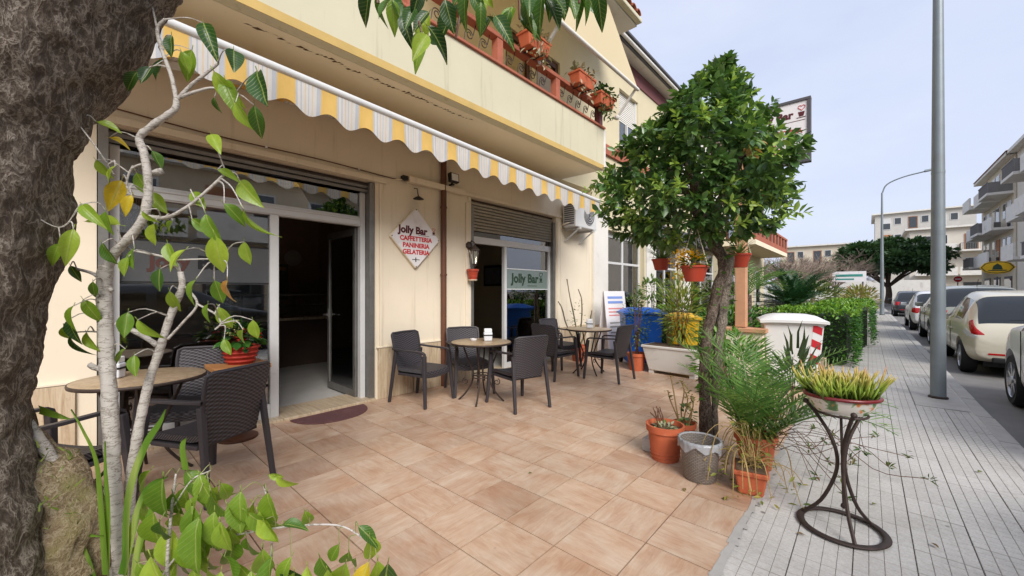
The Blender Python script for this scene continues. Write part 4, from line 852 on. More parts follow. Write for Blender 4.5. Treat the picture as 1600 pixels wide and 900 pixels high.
obj('limb', M().tube(b1, list(np.linspace(.16, .022, len(b1))), 10), BARK, BT, smooth='all')
obj('limb', M().tube(smooth_path([tp, tp + Vector((-.1, .1, .5)), tp + Vector((-.3, .2, 1.2))]), list(np.linspace(.28, .18, 9)), 14), BARK, BT, smooth='all')
def leaf_mesh(name, mat, curl=.25, wid=.48, wave=0):
    m = M(); n = 9; cols = []
    for i in range(n):
        s_ = i / (n - 1); w = wid * (math.sin(math.pi * min(1, s_ ** .9)) ** .9) * (1 - .2 * s_) * .52 + (.012 if s_ > .93 else 0)
        if i == 0: w = .01
        zc = -curl * s_ ** 2; r_ = []
        for k in (-1, -.5, 0, .5, 1): r_.append((w * k, s_, zc + .30 * w * abs(k) * 2 + wave * math.sin(s_ * 9 + k * 2) * .02))
        cols.append(r_)
    m.grid(cols); m.tube([(0, -.16, .02), (0, 0, 0)], .012, 4)
    me = mesh(name, m, mat, fix=False); me.polygons.foreach_set('use_smooth', [True] * len(me.polygons)); return me
LF1 = leafmat('ficus_leaf', [(98, 138, 44), (138, 172, 54), (178, 202, 72), (120, 156, 54)], .48, .32, False, .5)
LF2 = leafmat('ficus_leaf_dark', [(38, 70, 30), (58, 96, 36), (82, 120, 44)], .35, .32, False, .5)
LFY = leafmat('ficus_leaf_yellow', [(206, 176, 40), (226, 196, 52)], .4, .35, False)
LFO = leafmat('ficus_leaf_orange', [(204, 142, 70), (214, 160, 92)], .35, .4, False)
LM = {c: [leaf_mesh('leaf', mt, cu, wd, wv) for cu, wd, wv in ((.25, .52, 0), (.45, .5, 1), (.12, .56, 1), (.6, .46, .5))] for c, mt in (('g', LF1), ('d', LF2), ('y', LFY), ('o', LFO))}
def put_leaf(parent, p, ang, L, c='g', tilt=.5):
    """leaf blade at p, hanging at an angle, facing roughly outwards"""
    a = R(ang); d = (RT * math.cos(a) + UPV * math.sin(a) + FWD * rnd.uniform(-tilt, tilt)).normalized()
    nrm = (-FWD + Vector((rnd.uniform(-.7, .7), rnd.uniform(-.7, .7), rnd.uniform(-.2, .9)))).normalized()
    x = d.cross(nrm).normalized(); z = x.cross(d)
    o = obj('leaf', rnd.choice(LM[c]), None, parent)
    o.matrix_local = Matrix.Translation(p - top(parent).location) @ Matrix((x, d, z)).transposed().to_4x4() @ Matrix.Diagonal((L, L, L, 1)); return o
# leaves hanging in from above
for (cx_, cy_, n, sx, sy, d0) in ((645, 26, 9, 34, 30, 1.4), (720, 12, 8, 34, 22, 1.4), (668, 60, 4, 14, 20, 1.4), (812, 18, 9, 32, 30, 1.45), (760, 40, 4, 20, 20, 1.4), (905, 2, 7, 38, 10, 1.55), (590, 4, 3, 18, 6, 1.4), (855, 5, 5, 30, 14, 1.5), (740, -25, 7, 110, 12, 1.45)):
    for k in range(n):
        px, py = cx_ + rnd.gauss(0, sx * .6), cy_ + rnd.gauss(0, sy * .55) - 18
        put_leaf(BT, at(px, py, d0 + rnd.uniform(-.12, .12)), rnd.choice((-90, -75, -110, -60, -125, -40)), rnd.uniform(34, 52) / FP * d0 * 1.05, 'd' if rnd.random() < .78 else 'g')
for (a_, b_) in (((640, -70), (648, 25)), ((715, -70), (722, 10)), ((648, 20), (662, 80)), ((800, -65), (812, 30)), ((900, -60), (905, 5)), ((722, 0), (712, 60)), ((590, -80), (590, 5))):
    p, q = at(a_[0], a_[1], 1.46), at(b_[0], b_[1], 1.42); obj('twig', M().tube(smooth_path([p, (p + q) / 2 + Vector((.02, -.01, .01)), q]), .0045, 5), MT['brown'], BT)
# small weeds on the root
n = 60; pp = np.array([list(at(rnd.uniform(60, 130), rnd.uniform(690, 830), 1.02)) for _ in range(n)]); mt_ = leaves('moss_tufts', pp, rand_dirs(n, .2, 1), nr.uniform(.01, .03, n), .2, leafmat('moss', [(86, 104, 36), (124, 136, 54)], .3), BT, tmpl=BLADE, tf=BLADEF); mt_['kind'] = 'stuff'

# ---- pale sapling
ST = thing('ficus_sapling', 'slender pale barked sapling with light green leaves in front of the near table', 'tree', (-1.71, .07, 0))
STEMS = []
def stem(pts, r0, r1, jit=.05, n=12, nm='stem', mat=None, k=12):
    r0, r1 = r0 * .5, r1 * .62; P = smooth_path([at(*p) for p in pts], k); STEMS.extend(P)
    rr_ = [float(r_ * (1 + .22 * max(0, mn.noise(p_ * 26)) + .10 * mn.noise(p_ * 70))) for r_, p_ in zip(np.linspace(r0, r1, len(P)), P)]; o = obj(nm, M().tube(P, rr_, n, jit=jit), mat or PALE, ST, smooth='all'); return o
D = 1.2
stem([(196, 1100, D), (190, 900, D), (180, 800, D), (172, 640, D), (166, 540, D), (163, 450, D), (166, 415, D)], .040, .028, .07, 14)
stem([(163, 430, D), (180, 395, D), (205, 368, D), (226, 335, D), (232, 290, D), (225, 240, D), (218, 215, D), (240, 195, D), (272, 172, D), (276, 155, D)], .026, .014, .08, 10)
stem([(276, 158, D), (268, 120, D), (252, 75, D), (246, 45, D), (258, 30, D)], .012, .007)
stem([(246, 48, D), (240, 20, D), (232, -10, D)], .006, .004); stem([(278, 155, D), (300, 132, D), (318, 118, D), (340, 100, D)], .012, .006); stem([(282, 152, D), (310, 142, D), (335, 138, D), (365, 150, D)], .010, .005)
stem([(228, 338, D), (260, 340, D), (290, 325, D), (312, 308, D), (345, 278, D), (352, 268, D)], .012, .005); stem([(225, 255, D), (205, 265, D), (198, 290, D), (208, 305, D)], .007, .004)
stem([(240, 270, D), (252, 268, D)], .014, .018, .1); stem([(175, 455, D), (150, 430, D), (120, 420, D)], .012, .006)
stem([(206, 1100, 1.24), (200, 900, 1.24), (204, 760, 1.24), (215, 680, 1.24), (232, 600, 1.24), (250, 545, 1.24), (266, 495, 1.24), (284, 450, 1.24), (282, 425, 1.24)], .032, .013, .06, 12)
stem([(180, 505, D), (205, 515, 1.22), (232, 530, 1.24), (246, 540, 1.24)], .012, .014); stem([(284, 440, 1.24), (275, 410, 1.24), (250, 400, 1.24), (205, 390, 1.22), (190, 375, 1.2)], .009, .004)
stem([(280, 418, 1.24), (268, 408, 1.24), (310, 405, 1.24), (345, 405, 1.24)], .006, .003); stem([(262, 530, 1.24), (285, 505, 1.24), (308, 475, 1.24), (290, 448, 1.24)], .008, .005); stem([(308, 475, 1.24), (335, 490, 1.24), (345, 505, 1.24), (336, 515, 1.24)], .006, .004)
stem([(168, 520, D), (140, 518, D), (105, 520, D)], .006, .003); stem([(172, 580, D), (150, 575, D), (140, 570, D)], .016, .012, .1)
stem([(20, 630, 1.08), (62, 690, 1.10), (105, 755, 1.14), (140, 800, 1.17), (170, 860, 1.2), (185, 930, 1.2)], .026, .034, .06, 12)
stem([(282, 1000, 1.1), (262, 900, 1.1), (268, 800, 1.1), (275, 740, 1.1)], .012, .004); stem([(272, 790, 1.1), (300, 750, 1.1), (330, 735, 1.1)], .004, .003); stem([(240, 920, 1.1), (290, 860, 1.1), (400, 830, 1.08), (520, 820, 1.06), (575, 845, 1.05)], .006, .003)
stem([(420, 900, 1.1), (425, 840, 1.1), (420, 790, 1.1), (412, 760, 1.1)], .005, .003); stem([(40, 330, 1.0), (95, 355, 1.05), (125, 320, 1.1)], .003, .002); stem([(70, 270, 1.1), (95, 352, 1.1)], .004, .003); stem([(110, 178, 1.1), (150, 230, 1.1), (180, 275, 1.15)], .003, .003)
LV = '''245 30 48 170;268 55 44 -95 d;318 36 56 -70;300 78 52 -105;365 78 50 -80;215 112 52 -120 d;238 105 42 -100 d;258 92 46 -110 d;283 80 32 -80;335 112 50 -60;352 125 50 -55;335 152 36 -100;368 160 56 -70;398 165 62 -85;402 112 60 -60 d
150 190 30 -30;170 215 34 -15 y;237 235 32 -70;180 260 32 -115;190 282 52 -95 y;213 270 36 -80;340 265 36 -10;375 283 56 -60;35 358 38 -110 y;115 358 46 -80;95 380 48 -120;128 320 42 -35;166 330 42 -80;188 352 46 175;206 305 46 -100 y
262 380 42 -60;300 342 48 -30;322 335 52 -60;335 368 56 -90;350 318 52 -60;381 328 62 -85;382 378 46 -90;270 345 28 -140;210 388 42 -70;200 402 36 -100;335 438 52 -90;355 438 50 -105 o;305 438 46 -110;265 455 32 -90;325 475 36 -100;342 480 34 -80
145 440 36 -100;130 468 46 -60;115 478 46 -100;110 498 38 -70;100 510 32 -110;135 520 38 -60;110 525 40 -70;200 488 46 -90;215 500 42 -60;210 555 36 -80;196 545 30 -120;110 415 26 -60 d;240 350 40 -110;222 330 34 -60
235 735 50 -130;255 748 56 -100;290 735 38 -35;312 742 42 -60;345 755 46 -80;376 768 46 -75;396 788 50 -100;280 800 52 -110;312 808 60 -95;332 832 52 -100;225 848 52 -110;260 855 52 -100;292 850 42 -120;366 843 46 -100;386 800 46 -60;360 828 44 -80;250 890 46 -90;302 888 42 -70;345 893 40 -100;392 893 44 -80
270 770 46 -80;330 770 44 -110;356 790 46 -60;300 830 46 -60;240 800 46 -100;215 880 46 -60;275 880 48 -120;325 880 46 -100;372 880 46 -70;310 775 40 -120;345 815 44 -85
420 742 22 -30;432 745 30 -45;418 770 46 -95;440 820 38 5;476 798 36 -80;414 812 32 -60;410 858 46 -85;440 888 40 -60;560 822 32 -25 d;578 838 36 -100;545 862 42 -110;540 880 46 -100;576 878 46 -100 y;590 876 50 -95;606 880 60 -95 d;480 885 50 -60;512 890 38 -80;555 895 40 -70;460 895 44 -100;530 850 32 -120
395 500 34 -90;380 515 30 -120;350 530 30 -70
230 770 52 -95;250 815 54 -110;300 790 54 -80;335 800 50 -95;280 850 52 -80;320 860 54 -100;350 870 50 -75;236 870 52 -80;385 840 48 -100;405 800 44 -60;290 760 48 -110;265 825 50 -70;310 760 46 -60;370 810 48 -110;340 760 46 -130;425 870 46 -80;455 870 44 -110;500 870 46 -70;228 300 38 -60;250 420 36 -100;160 380 36 -70;300 300 34 -40;290 390 40 -110;150 250 32 -60;330 210 34 -60'''
GTW = pm('green_twig', (132, 134, 84), .7, .2)
for s_ in LV.replace('\n', ';').split(';'):
    q = s_.split(); px, py, L, an = map(float, q[:4]); c = q[4] if len(q) > 4 else ('g' if rnd.random() < (.95 if py > 700 else .8) else 'd'); d = (1.08 if py > 700 else 1.17) + rnd.uniform(-.06, .08)
    if px < 130 and py < 400: d = 1.05
    if px > 400 and py > 700: d = 1.05
    lp = at(px, py, d); near = min(STEMS, key=lambda q_: (q_ - lp).length)
    if .012 < (near - lp).length < (.075 if py > 700 else .24):
        mid_ = (near + lp) / 2 + Vector((rnd.uniform(-.01, .01), rnd.uniform(-.01, .01), .018)); obj('twig', M().tube(smooth_path([near, mid_, lp], 3), [.0024, .0022, .002, .0018, .0016, .0014, .0012] if py < 700 else .0013, 4), PALE if py < 700 else GTW, ST, fix=False)
    put_leaf(ST, lp, an + rnd.uniform(-12, 12), L / FP * d * (1.5 if py > 700 else 1.06) * rnd.uniform(.68, 1.12) / (1 + .12 * rnd.random()), c)
# strap leaved plant beside the sapling
t = thing('strap_leaf_plant', 'clump of long green strap leaves at the foot of the sapling', 'plant', (-1.55, .1, 0))
SLM = leafmat('strap_leaf', [(86, 128, 40), (128, 160, 62)], .35, .35, False)
for path in ([(165, 900), (158, 800), (150, 720), (128, 670), (110, 640)], [(165, 900), (168, 800), (165, 740), (163, 690)], [(195, 900), (200, 780), (225, 700), (250, 660), (258, 640)], [(190, 900), (215, 800), (235, 760), (262, 745)], [(170, 980), (140, 880), (128, 840), (160, 838)], [(205, 950), (215, 860), (235, 800), (245, 770)], [(60, 640), (85, 648), (110, 655)], [(160, 960), (128, 880), (115, 900)], [(290, 735), (285, 700), (290, 685)]):
    P = smooth_path([at(px, py, 1.12) for px, py in path], 5); m = M(); n = len(P); rows = []
    for i, p in enumerate(P):
        w = .014 * (1 - (i / (n - 1)) ** 2.2) + .001; tdir = (P[min(i + 1, n - 1)] - P[max(0, i - 1)]).normalized(); sd_ = tdir.cross(FWD + Vector((.3, .1, .2))).normalized(); rows.append([p - sd_ * w, p + FWD * .004, p + sd_ * w])
    m.grid(rows); obj('blade', m, SLM, t, fix=False, smooth='all')

# ---- citrus standard
OT = thing('orange_tree', 'round headed citrus tree with dark glossy leaves at the patio edge', 'tree', (-1.1, 3.9, 0))
BK2 = bark('citrus_bark', (70, 58, 50), (98, 84, 74), (142, 128, 116), (8, 8, 5), .6, .008); BK3 = bark('ivy_bark', (88, 78, 68), (128, 116, 104), (172, 160, 146), (14, 14, 7), .7, .008)
P = smooth_path([(-1.1, 3.9, -.02), (-1.11, 3.88, .3), (-1.12, 3.9, .7), (-1.08, 3.93, 1.1), (-1.02, 3.97, 1.42), (-.98, 4.0, 1.62), (-1.07, 3.92, 1.85), (-1.18, 3.86, 2.15), (-1.2, 3.85, 2.5)], 6)
o = obj('trunk', M().tube(P, [float(np.interp(i / len(P), [0, .1, .4, .6, .8, 1], [.066, .048, .045, .05, .048, .036])) for i in range(len(P))], 22), BK2, OT, smooth='all'); noisy(o.data, .016, 9)
P = smooth_path([(-1.05, 3.95, .0), (-1.04, 3.96, .6), (-1.0, 3.99, 1.1), (-.97, 4.02, 1.5), (-.95, 4.03, 1.72)], 6); o = obj('trunk', M().tube(P, list(np.linspace(.028, .052, len(P))), 18), BK3, OT, smooth='all'); noisy(o.data, .02, 12, 2)
for a in range(9):
    an = a * .7 + .3; z1 = rnd.uniform(2.2, 2.9); r_ = float(np.interp(z1, [2.2, 2.9], [.6, .35])); obj('limb', M().tube(smooth_path([(-1.15, 3.88, 1.95 + .04 * a), (-1.13 + .4 * r_ * math.cos(an), 3.9 + .4 * r_ * math.sin(an), 2.2 + .03 * a), (-1.1 + r_ * math.cos(an), 3.9 + r_ * math.sin(an), z1)]), list(np.linspace(.035, .01, 9)), 7), BK2, OT, smooth='all')
zs, rs = [1.80, 1.92, 2.1, 2.3, 2.55, 2.75, 2.95, 3.1, 3.25, 3.42, 3.52], [.36, .63, .75, .77, .73, .64, .52, .37, .22, .10, .04]
def crown(n_tip, per, young):
    pos, dr, Ls = [], [], []
    for _ in range(n_tip):
        while True:
            z = rnd.uniform(1.82, 3.48)
            if rnd.random() < (np.interp(z, zs, rs) / .97 + .12): break
        a = rnd.uniform(0, 2 * math.pi); lump = 1 + .13 * math.sin(3 * a + z * 4) + .09 * math.sin(7 * a - z * 6) + .05 * math.sin(11 * z + 2 * a)
        rr_ = np.interp(z, zs, rs) * lump * (rnd.uniform(.74, 1.05) if not young else rnd.uniform(.88, 1.10))
        lx = .34 * max(0, z - 2.8); c = Vector((-1.18 + lx + rr_ * math.cos(a), 3.80 + lx * .6 + rr_ * math.sin(a), z))
        if mn.noise(c * 3.4) < -.30 and not young: continue
        ax = Vector((math.cos(a), math.sin(a), rnd.uniform(-.2, .9) + (z - 2.5) * .6)).normalized()
        for k in range(per):
            b = k * 2.4 + rnd.random(); o1 = ax.orthogonal().normalized(); o2 = ax.cross(o1); s_ = k / per
            d = (ax * (.15 + .8 * s_) + (o1 * math.cos(b) + o2 * math.sin(b)) * (1.0 - .45 * s_) + Vector((0, 0, -.30 if not young else .1))).normalized()
            pos.append(c - ax * .10 * (1 - s_)); dr.append(d); Ls.append(rnd.uniform(.055, .125) * (.78 if young else 1) * (1 - .2 * s_))
    return np.array(pos), np.array(dr), np.array(Ls)
CL = leafmat('citrus_leaf', [(62, 92, 52), (82, 116, 62), (102, 138, 74), (120, 152, 84), (70, 102, 58)], .3, .32, True, .7); CY = leafmat('citrus_young', [(128, 164, 72), (156, 186, 86), (180, 204, 106)], .4, .32, True, .5)
p, d, L = crown(620, 12, False); o = leaves('crown', p, d, L, .62, CL, OT)
p, d, L = crown(190, 9, True); o = leaves('young_leaves', p, d, L, .5, CY, OT)
n = 900; th = nr.uniform(0, 2 * math.pi, n); zz = nr.uniform(1.85, 3.1, n); q = np.sqrt(nr.random(n)) * .75 * np.interp(zz, zs, rs); p = np.stack([-1.2 + q * np.cos(th), 3.84 + q * np.sin(th), zz], 1); leaves('inner_leaves', p, rand_dirs(n), nr.uniform(.08, .12, n), .6, CL, OT)
n = 10; p = np.array([(-.62, 3.35, 2.42)] * n) + nr.normal(0, .03, (n, 3)); leaves('dead_leaves', p, rand_dirs(n, -1, -.4), nr.uniform(.06, .1, n), .45, leafmat('dead_leaf', [(176, 132, 72), (204, 164, 104)], .2), OT)
# spindly shoots climbing the trunk
IV = leafmat('ivy_leaf', [(48, 84, 34), (84, 124, 46), (110, 146, 60)], .3)
n = 150; a = nr.uniform(0, 6.28, n); zz = np.concatenate([nr.uniform(.35, 1.0, n // 2), nr.uniform(1.2, 1.8, n - n // 2)]); p = np.stack([-1.05 + .12 * np.cos(a), 3.92 + .12 * np.sin(a), zz], 1); leaves('ivy', p, np.stack([np.cos(a), np.sin(a), nr.uniform(-.4, .4, n)], 1), nr.uniform(.04, .09, n), .7, IV, OT)

# ---- hanging pots
def hanging(x, y, z, r, label, kind):
    t = thing('hanging_pot', label, 'hanging pot', (x, y, z), 0, 'red pots hanging from the citrus tree')
    obj('pot', M().lathe([(r * .68, 0), (r * .9, r * .85), (r * .98, r * 1.1), (r * 1.05, r * 1.1), (r * 1.06, r * 1.25), (r * .97, r * 1.25), (r * .93, r * 1.05), (r * .2, r * 1.0)], 28), MT['redpot'], t, local=True, smooth=True)
    obj('hanger', M().tube([(-r, 0, r * 1.2), (-.01, 0, r * 4.6)], .0035, 4).tube([(r, 0, r * 1.2), (.01, 0, r * 4.6)], .0035, 4).tube([(0, r, r * 1.2), (0, .01, r * 4.6)], .0035, 4), MT['soffit'], t, local=True)
    if kind == 'yellow':
        n = 260; p, d = bush_points((-.03, -.02, r * 1.75), (r * 1.1, r, r * .75), n, .4); p[:, 0] -= .05 * (nr.random(n) < .3); yf_ = leaves('yellow_flowers', p, d + np.array([0, 0, .4]), nr.uniform(.018, .03, n), 1.1, leafmat('yellow_petal', [(226, 168, 20), (240, 196, 40), (214, 140, 14)], .25), t, local=True); yf_['kind'] = 'stuff'
        n = 120; p, d = bush_points((0, 0, r * 1.45), (r * 1.05, r * 1.05, r * .5), n, .3); leaves('foliage', p, d, nr.uniform(.03, .06, n), .5, IV, t, local=True)
        n = 30; p = np.stack([nr.normal(-r * 1.15, .02, n), nr.normal(0, .04, n), nr.uniform(r * .3, r * 1.5, n)], 1); yf_ = leaves('yellow_flowers', p, rand_dirs(n), nr.uniform(.02, .03, n), 1.1, bpy.data.materials['yellow_petal'], t, local=True); yf_['kind'] = 'stuff'
    else:
        n = 46; a = nr.uniform(0, 6.28, n); p = np.zeros((n, 3)); p[:, 2] = r * 1.15; d = np.stack([np.cos(a), np.sin(a), nr.uniform(.1, 1.6, n)], 1)
        leaves('foliage', p, d, nr.uniform(.14, .3, n) * (1 if kind == 'spider' else .8), .07, leafmat('spider_leaf', [(96, 134, 62), (150, 176, 104), (66, 104, 50)], .3), t, local=True, tmpl=BLADE, tf=BLADEF)
hanging(-1.077, 3.47, 1.46, .105, 'hanging pot of yellow flowers in front of the citrus trunk', 'yellow'); hanging(-1.75, 4.48, 1.62, .10, 'hanging red pot with spidery leaves, left of the yellow flowers', 'spider'); hanging(-.97, 4.5, 1.62, .108, 'hanging red pot right of the citrus trunk beside the pale post', 'dark')

# ---- pots round the tree
def pot(name, label, x, y, r, h, mat, prof=None, n=36):
    t = thing(name, label, 'pot', (x, y, .001)); 
    obj('pot', M().lathe(prof or [(r * .72, 0), (r * .9, h * .8), (r * .93, h * .82), (r * 1.0, h * .82), (r * 1.02, h), (r * .92, h), (r * .88, h * .86), (r * .1, h * .86)], n), mat, t, local=True, smooth=True, angle=30)
    obj('soil', M().lathe([(r * .05, h * .845), (r * .89, h * .85), (r * .89, h * .87), (r * .05, h * .88)], 20), MT['soil'], t, local=True); return t
t = pot('terracotta_pot', 'large round terracotta pot with dry stems beside the grey bin', -1.245, 3.27, .148, .285, MT['terra'])
m = M(); r_, h_ = .148, .285
obj('ribs', M().torus((0, 0, h_ * .22), r_ * .78, r_ * .78, .004, 36, 5).torus((0, 0, h_ * .12), r_ * .755, r_ * .755, .004, 36, 5), MT['terra'], t, local=True)
n = 70; p, d = bush_points((0, 0, .255), (.1, .1, .02), n, .1); leaves('ground_leaves', p, d + np.array([0, 0, .5]), nr.uniform(.02, .045, n), .7, leafmat('mixed_leaf', [(110, 138, 56), (206, 206, 180), (150, 168, 90)], .3), t, local=True)
m = M()
for k in range(9):
    a = rnd.uniform(2.2, 4.4); x, y = .07 * math.cos(a) , .07 * math.sin(a) + .02; m.tube(smooth_path([(x, y, .24), (x * 1.3 + rnd.uniform(-.02, .02), y * 1.2, .31), (x * 1.6 + rnd.uniform(-.03, .03), y * 1.3, .36 + rnd.uniform(0, .05))]), .004, 5)
obj('dry_stems', m, MT['brown'], t, local=True)
t = pot('terracotta_pot', 'brownish pot with tall withered succulent stems against the citrus trunk', -1.21, 3.62, .10, .22, MT['terra'])
m = M(); tips = []
for k, (dx, dy, hh) in enumerate(((-.10, -.05, .62), (.02, -.03, .50), (-.03, .03, .56), (-.14, .0, .46), (.05, .02, .44), (.06, -.05, .38))):
    m.tube(smooth_path([(dx * .3, dy * .3, .17), (dx * .6 + rnd.uniform(-.03, .03), dy, hh * .55), (dx + .02, dy, hh * .85), (dx, dy, hh)]), .006, 6); tips += [(dx, dy, hh), (dx + .03, dy, hh * .9)]
obj('stem', m, pm('withered_stem', (140, 116, 76), .8, .2), t, local=True)
p = np.repeat(np.array(tips), 6, 0) + nr.normal(0, .012, (len(tips) * 6, 3)); leaves('rosettes', p, rand_dirs(len(p), -.1, .8), nr.uniform(.02, .045, len(p)), .6, leafmat('succ', [(132, 128, 70), (172, 150, 92), (92, 96, 54)], .2), t, local=True)['kind'] = 'stuff'
n = 40; p, d = bush_points((.02, .02, .28), (.07, .07, .1), n, .2); leaves('foliage', p, d, nr.uniform(.04, .07, n), .6, CL, t, local=True)
tag(obj('paver_block', M().box(-1.46, -1.36, 3.30, 3.46, .001, .11), MT['pave'], bevel=.01), 'grey concrete block tucked behind the terracotta pot', 'block')
# woven grey bin with its liner
t = thing('waste_bin', 'grey woven waste bin with clear plastic liner', 'bin', (-.925, 3.10, .001))
bw = NT('bin_weave'); v = bw.coord(); br = bw.new('TexBrick'); br.inputs['Scale'].default_value = 1; br.inputs['Brick Width'].default_value = .03; br.inputs['Row Height'].default_value = .012; br.inputs['Mortar Size'].default_value = .002
cb = bw.new('CombineXYZ'); sp = bw.new('SeparateXYZ'); bw.link(v, sp.inputs[0]); at_ = bw.new('Math', operation='ARCTAN2'); bw.link(sp.outputs[1], at_.inputs[0]); bw.link(sp.outputs[0], at_.inputs[1]); mu = bw.new('Math', operation='MULTIPLY'); mu.inputs[1].default_value = .13; bw.link(at_.outputs[0], mu.inputs[0]); bw.link(mu.outputs[0], cb.inputs[0]); bw.link(sp.outputs[2], cb.inputs[1]); bw.link(cb.outputs[0], br.inputs['Vector'])
br.inputs['Color1'].default_value = lin((140, 130, 122)); br.inputs['Color2'].default_value = lin((122, 114, 106)); br.inputs['Mortar'].default_value = lin((84, 78, 72)); bw.col(br.outputs[0]); bw.rough(.55); bw.bump(br.outputs['Fac'], -.6, .003)
obj('bin', M().lathe([(.105, 0), (.112, .01), (.135, .27), (.142, .275), (.142, .285), (.132, .285), (.108, .02)], 40), bw.m, t, local=True, smooth=True, angle=30)
lin_m = glassmat('liner', (.85, .86, .88), 1.35, .15, .45, (206, 208, 212)); rows = []
for j, (r_, z) in enumerate(((.11, .08), (.125, .2), (.133, .292), (.146, .294), (.148, .27), (.149, .235))):
    rows.append([((r_ + (.006 * math.sin(k * 3.7 + j) + .004 * math.sin(k * 9.1)) * (j > 2)) * math.cos(2 * math.pi * k / 48), (r_ + (.006 * math.sin(k * 3.7 + j)) * (j > 2)) * math.sin(2 * math.pi * k / 48), z + (.018 * math.sin(k * .9) + .012 * math.sin(k * .37) if j == 5 else 0)) for k in range(48)])
obj('liner', M().grid(rows, closed=True), lin_m, t, local=True, smooth='all')
# square pot with sprawling stems
t = thing('square_pot', 'small square terracotta pot of straggly stems at the pavement edge', 'pot', (-.605, 3.14, .001), R(12))
obj('pot', M().frust((0, 0), .072, .085, .098, .115, 0, .16), MT['terra'], t, local=True, bevel=.012); obj('rim', M().frust((0, 0), .102, .12, .106, .124, .135, .165), MT['terra'], t, local=True, bevel=.006); obj('soil', M().frust((0, 0), .09, .105, .09, .105, .1655, .17), MT['soil'], t, local=True)
DRYS = pm('dry_stem', (162, 138, 88), .85, .25, 20); m = M(); tips = []
for k in range(32):
    a = rnd.uniform(0, 6.28); r_ = rnd.uniform(.12, .34); z0 = .17; h_ = rnd.uniform(.06, .26)
    P = [(rnd.uniform(-.05, .05), rnd.uniform(-.06, .06), z0), (r_ * .4 * math.cos(a), r_ * .4 * math.sin(a), z0 + h_), (r_ * .8 * math.cos(a + .3), r_ * .8 * math.sin(a + .3), z0 + h_ * .7), (r_ * math.cos(a + .4), r_ * math.sin(a + .4), max(.02, z0 + h_ * .2 - rnd.uniform(0, .2)))]
    m.tube(smooth_path(P, 3), .0032, 4); tips.append(P[-1]); tips.append(P[1])
obj('straggly_stems', m, DRYS, t, local=True)
p = np.repeat(np.array(tips), 3, 0) + nr.normal(0, .02, (len(tips) * 3, 3)); p[:, 2] = np.maximum(p[:, 2], .02); leaves('foliage', p, rand_dirs(len(p), -.3, .8), nr.uniform(.02, .06, len(p)), .4, leafmat('strag', [(150, 150, 64), (112, 132, 52), (180, 158, 84), (86, 116, 48)], .3), t, local=True)
# long trailing stems over the pavement
t = thing('trailing_plant', 'wiry trailing plant with small leaf tufts reaching over the pavement', 'plant', (-.5, 3.55, 0))
tp_ = pot('terracotta_pot', 'broad terracotta pot with tangled stems behind the square pot', -.66, 3.60, .15, .26, MT['terra'])
WIRE = pm('wiry_stem', (96, 70, 54), .8, .2); m = M(); tips = []
for k in range(20):
    a = rnd.uniform(-1.2, .9); L = rnd.uniform(.35, .85); x0, y0 = -.62 + rnd.uniform(-.05, .1), 3.58 + rnd.uniform(-.1, .1); z0 = .26
    P = [(x0, y0, z0), (x0 + L * .35 * math.cos(a), y0 + L * .35 * math.sin(a), z0 + rnd.uniform(-.05, .22)), (x0 + L * .7 * math.cos(a + .15), y0 + L * .7 * math.sin(a + .15), z0 + rnd.uniform(-.16, .12)), (x0 + L * math.cos(a + .35), y0 + L * math.sin(a + .35), rnd.uniform(.03, .3))]
    m.tube(smooth_path(P, 4), .0024, 4); tips.append(P[-1])
obj('wiry_stems', m, WIRE, t)
p = np.repeat(np.array(tips), 7, 0) + nr.normal(0, .006, (len(tips) * 7, 3)); tf_ = leaves('leaf_tufts', p, rand_dirs(len(p), -.4, 1), nr.uniform(.025, .06, len(p)), .35, leafmat('tuft', [(66, 96, 40), (106, 130, 58), (120, 86, 60)], .25), t); tf_['kind'] = 'stuff'
n = 240; p, d = bush_points((-.66, 3.60, .36), (.17, .17, .14), n, .2); leaves('foliage', p, d, nr.uniform(.04, .09, n), .3, bpy.data.materials['strag'], tp_)
# palm in its pot
def fronds(t, base, n, L0, L1, zr, wid, lmat, nm='frond', lf=.24, az=(0, 6.28), seg=16, droop=.7, vang=1.0, k0=.2):
    for k in range(n):
        a = az[0] + (az[1] - az[0]) * (k + rnd.random() * .6) / n; el = rnd.uniform(*zr); L = rnd.uniform(L0, L1); P = []
        for i in range(seg + 1):
            s_ = i / seg; e = el - droop * s_ * s_ * 1.3; step = L / seg
            if i == 0: P.append(Vector(base))
            else: P.append(P[-1] + Vector((math.cos(a) * math.cos(e), math.sin(a) * math.cos(e), math.sin(e))) * step)
        m = M(); m.tube(P, list(np.linspace(.007, .002, len(P))), 5)
        sd_ = Vector((-math.sin(a), math.cos(a), 0))
        for i in range(int(seg * k0), seg):
            for h in (0, .5):
                p = P[i].lerp(P[i + 1], h); s_ = (i + h) / seg; tdir = (P[i + 1] - P[i]).normalized(); upn = sd_.cross(tdir); ll = lf * (math.sin(math.pi * min(1, .12 + .88 * s_)) ** .7 * .85 + .15) * rnd.uniform(.85, 1.1)
                for sg in (-1, 1):
                    d = (sd_ * sg * .85 * vang + tdir * .62 + upn * rnd.uniform(.05, .4) * -1).normalized(); w = d.cross(upn).normalized() * ll * wid
                    q = p + d * ll; q.z -= ll * ll * .35; mid = p + d * ll * .45
                    m.add([p, mid - w, q, mid + w], [(0, 1, 2), (0, 2, 3)])
        obj(nm, m, lmat, t, local=False, fix=False)
PALM = leafmat('palm_leaf', [(84, 124, 60), (112, 152, 74), (140, 174, 94)], .35, .38, True)
t = thing('potted_palm', 'young feathery palm growing between the pots and the citrus trunk', 'palm', (-.70, 3.62, 0))
obj('stump', M().tube([(-.70, 3.62, 0), (-.70, 3.62, .16)], [.07, .05], 10), BK3, t)
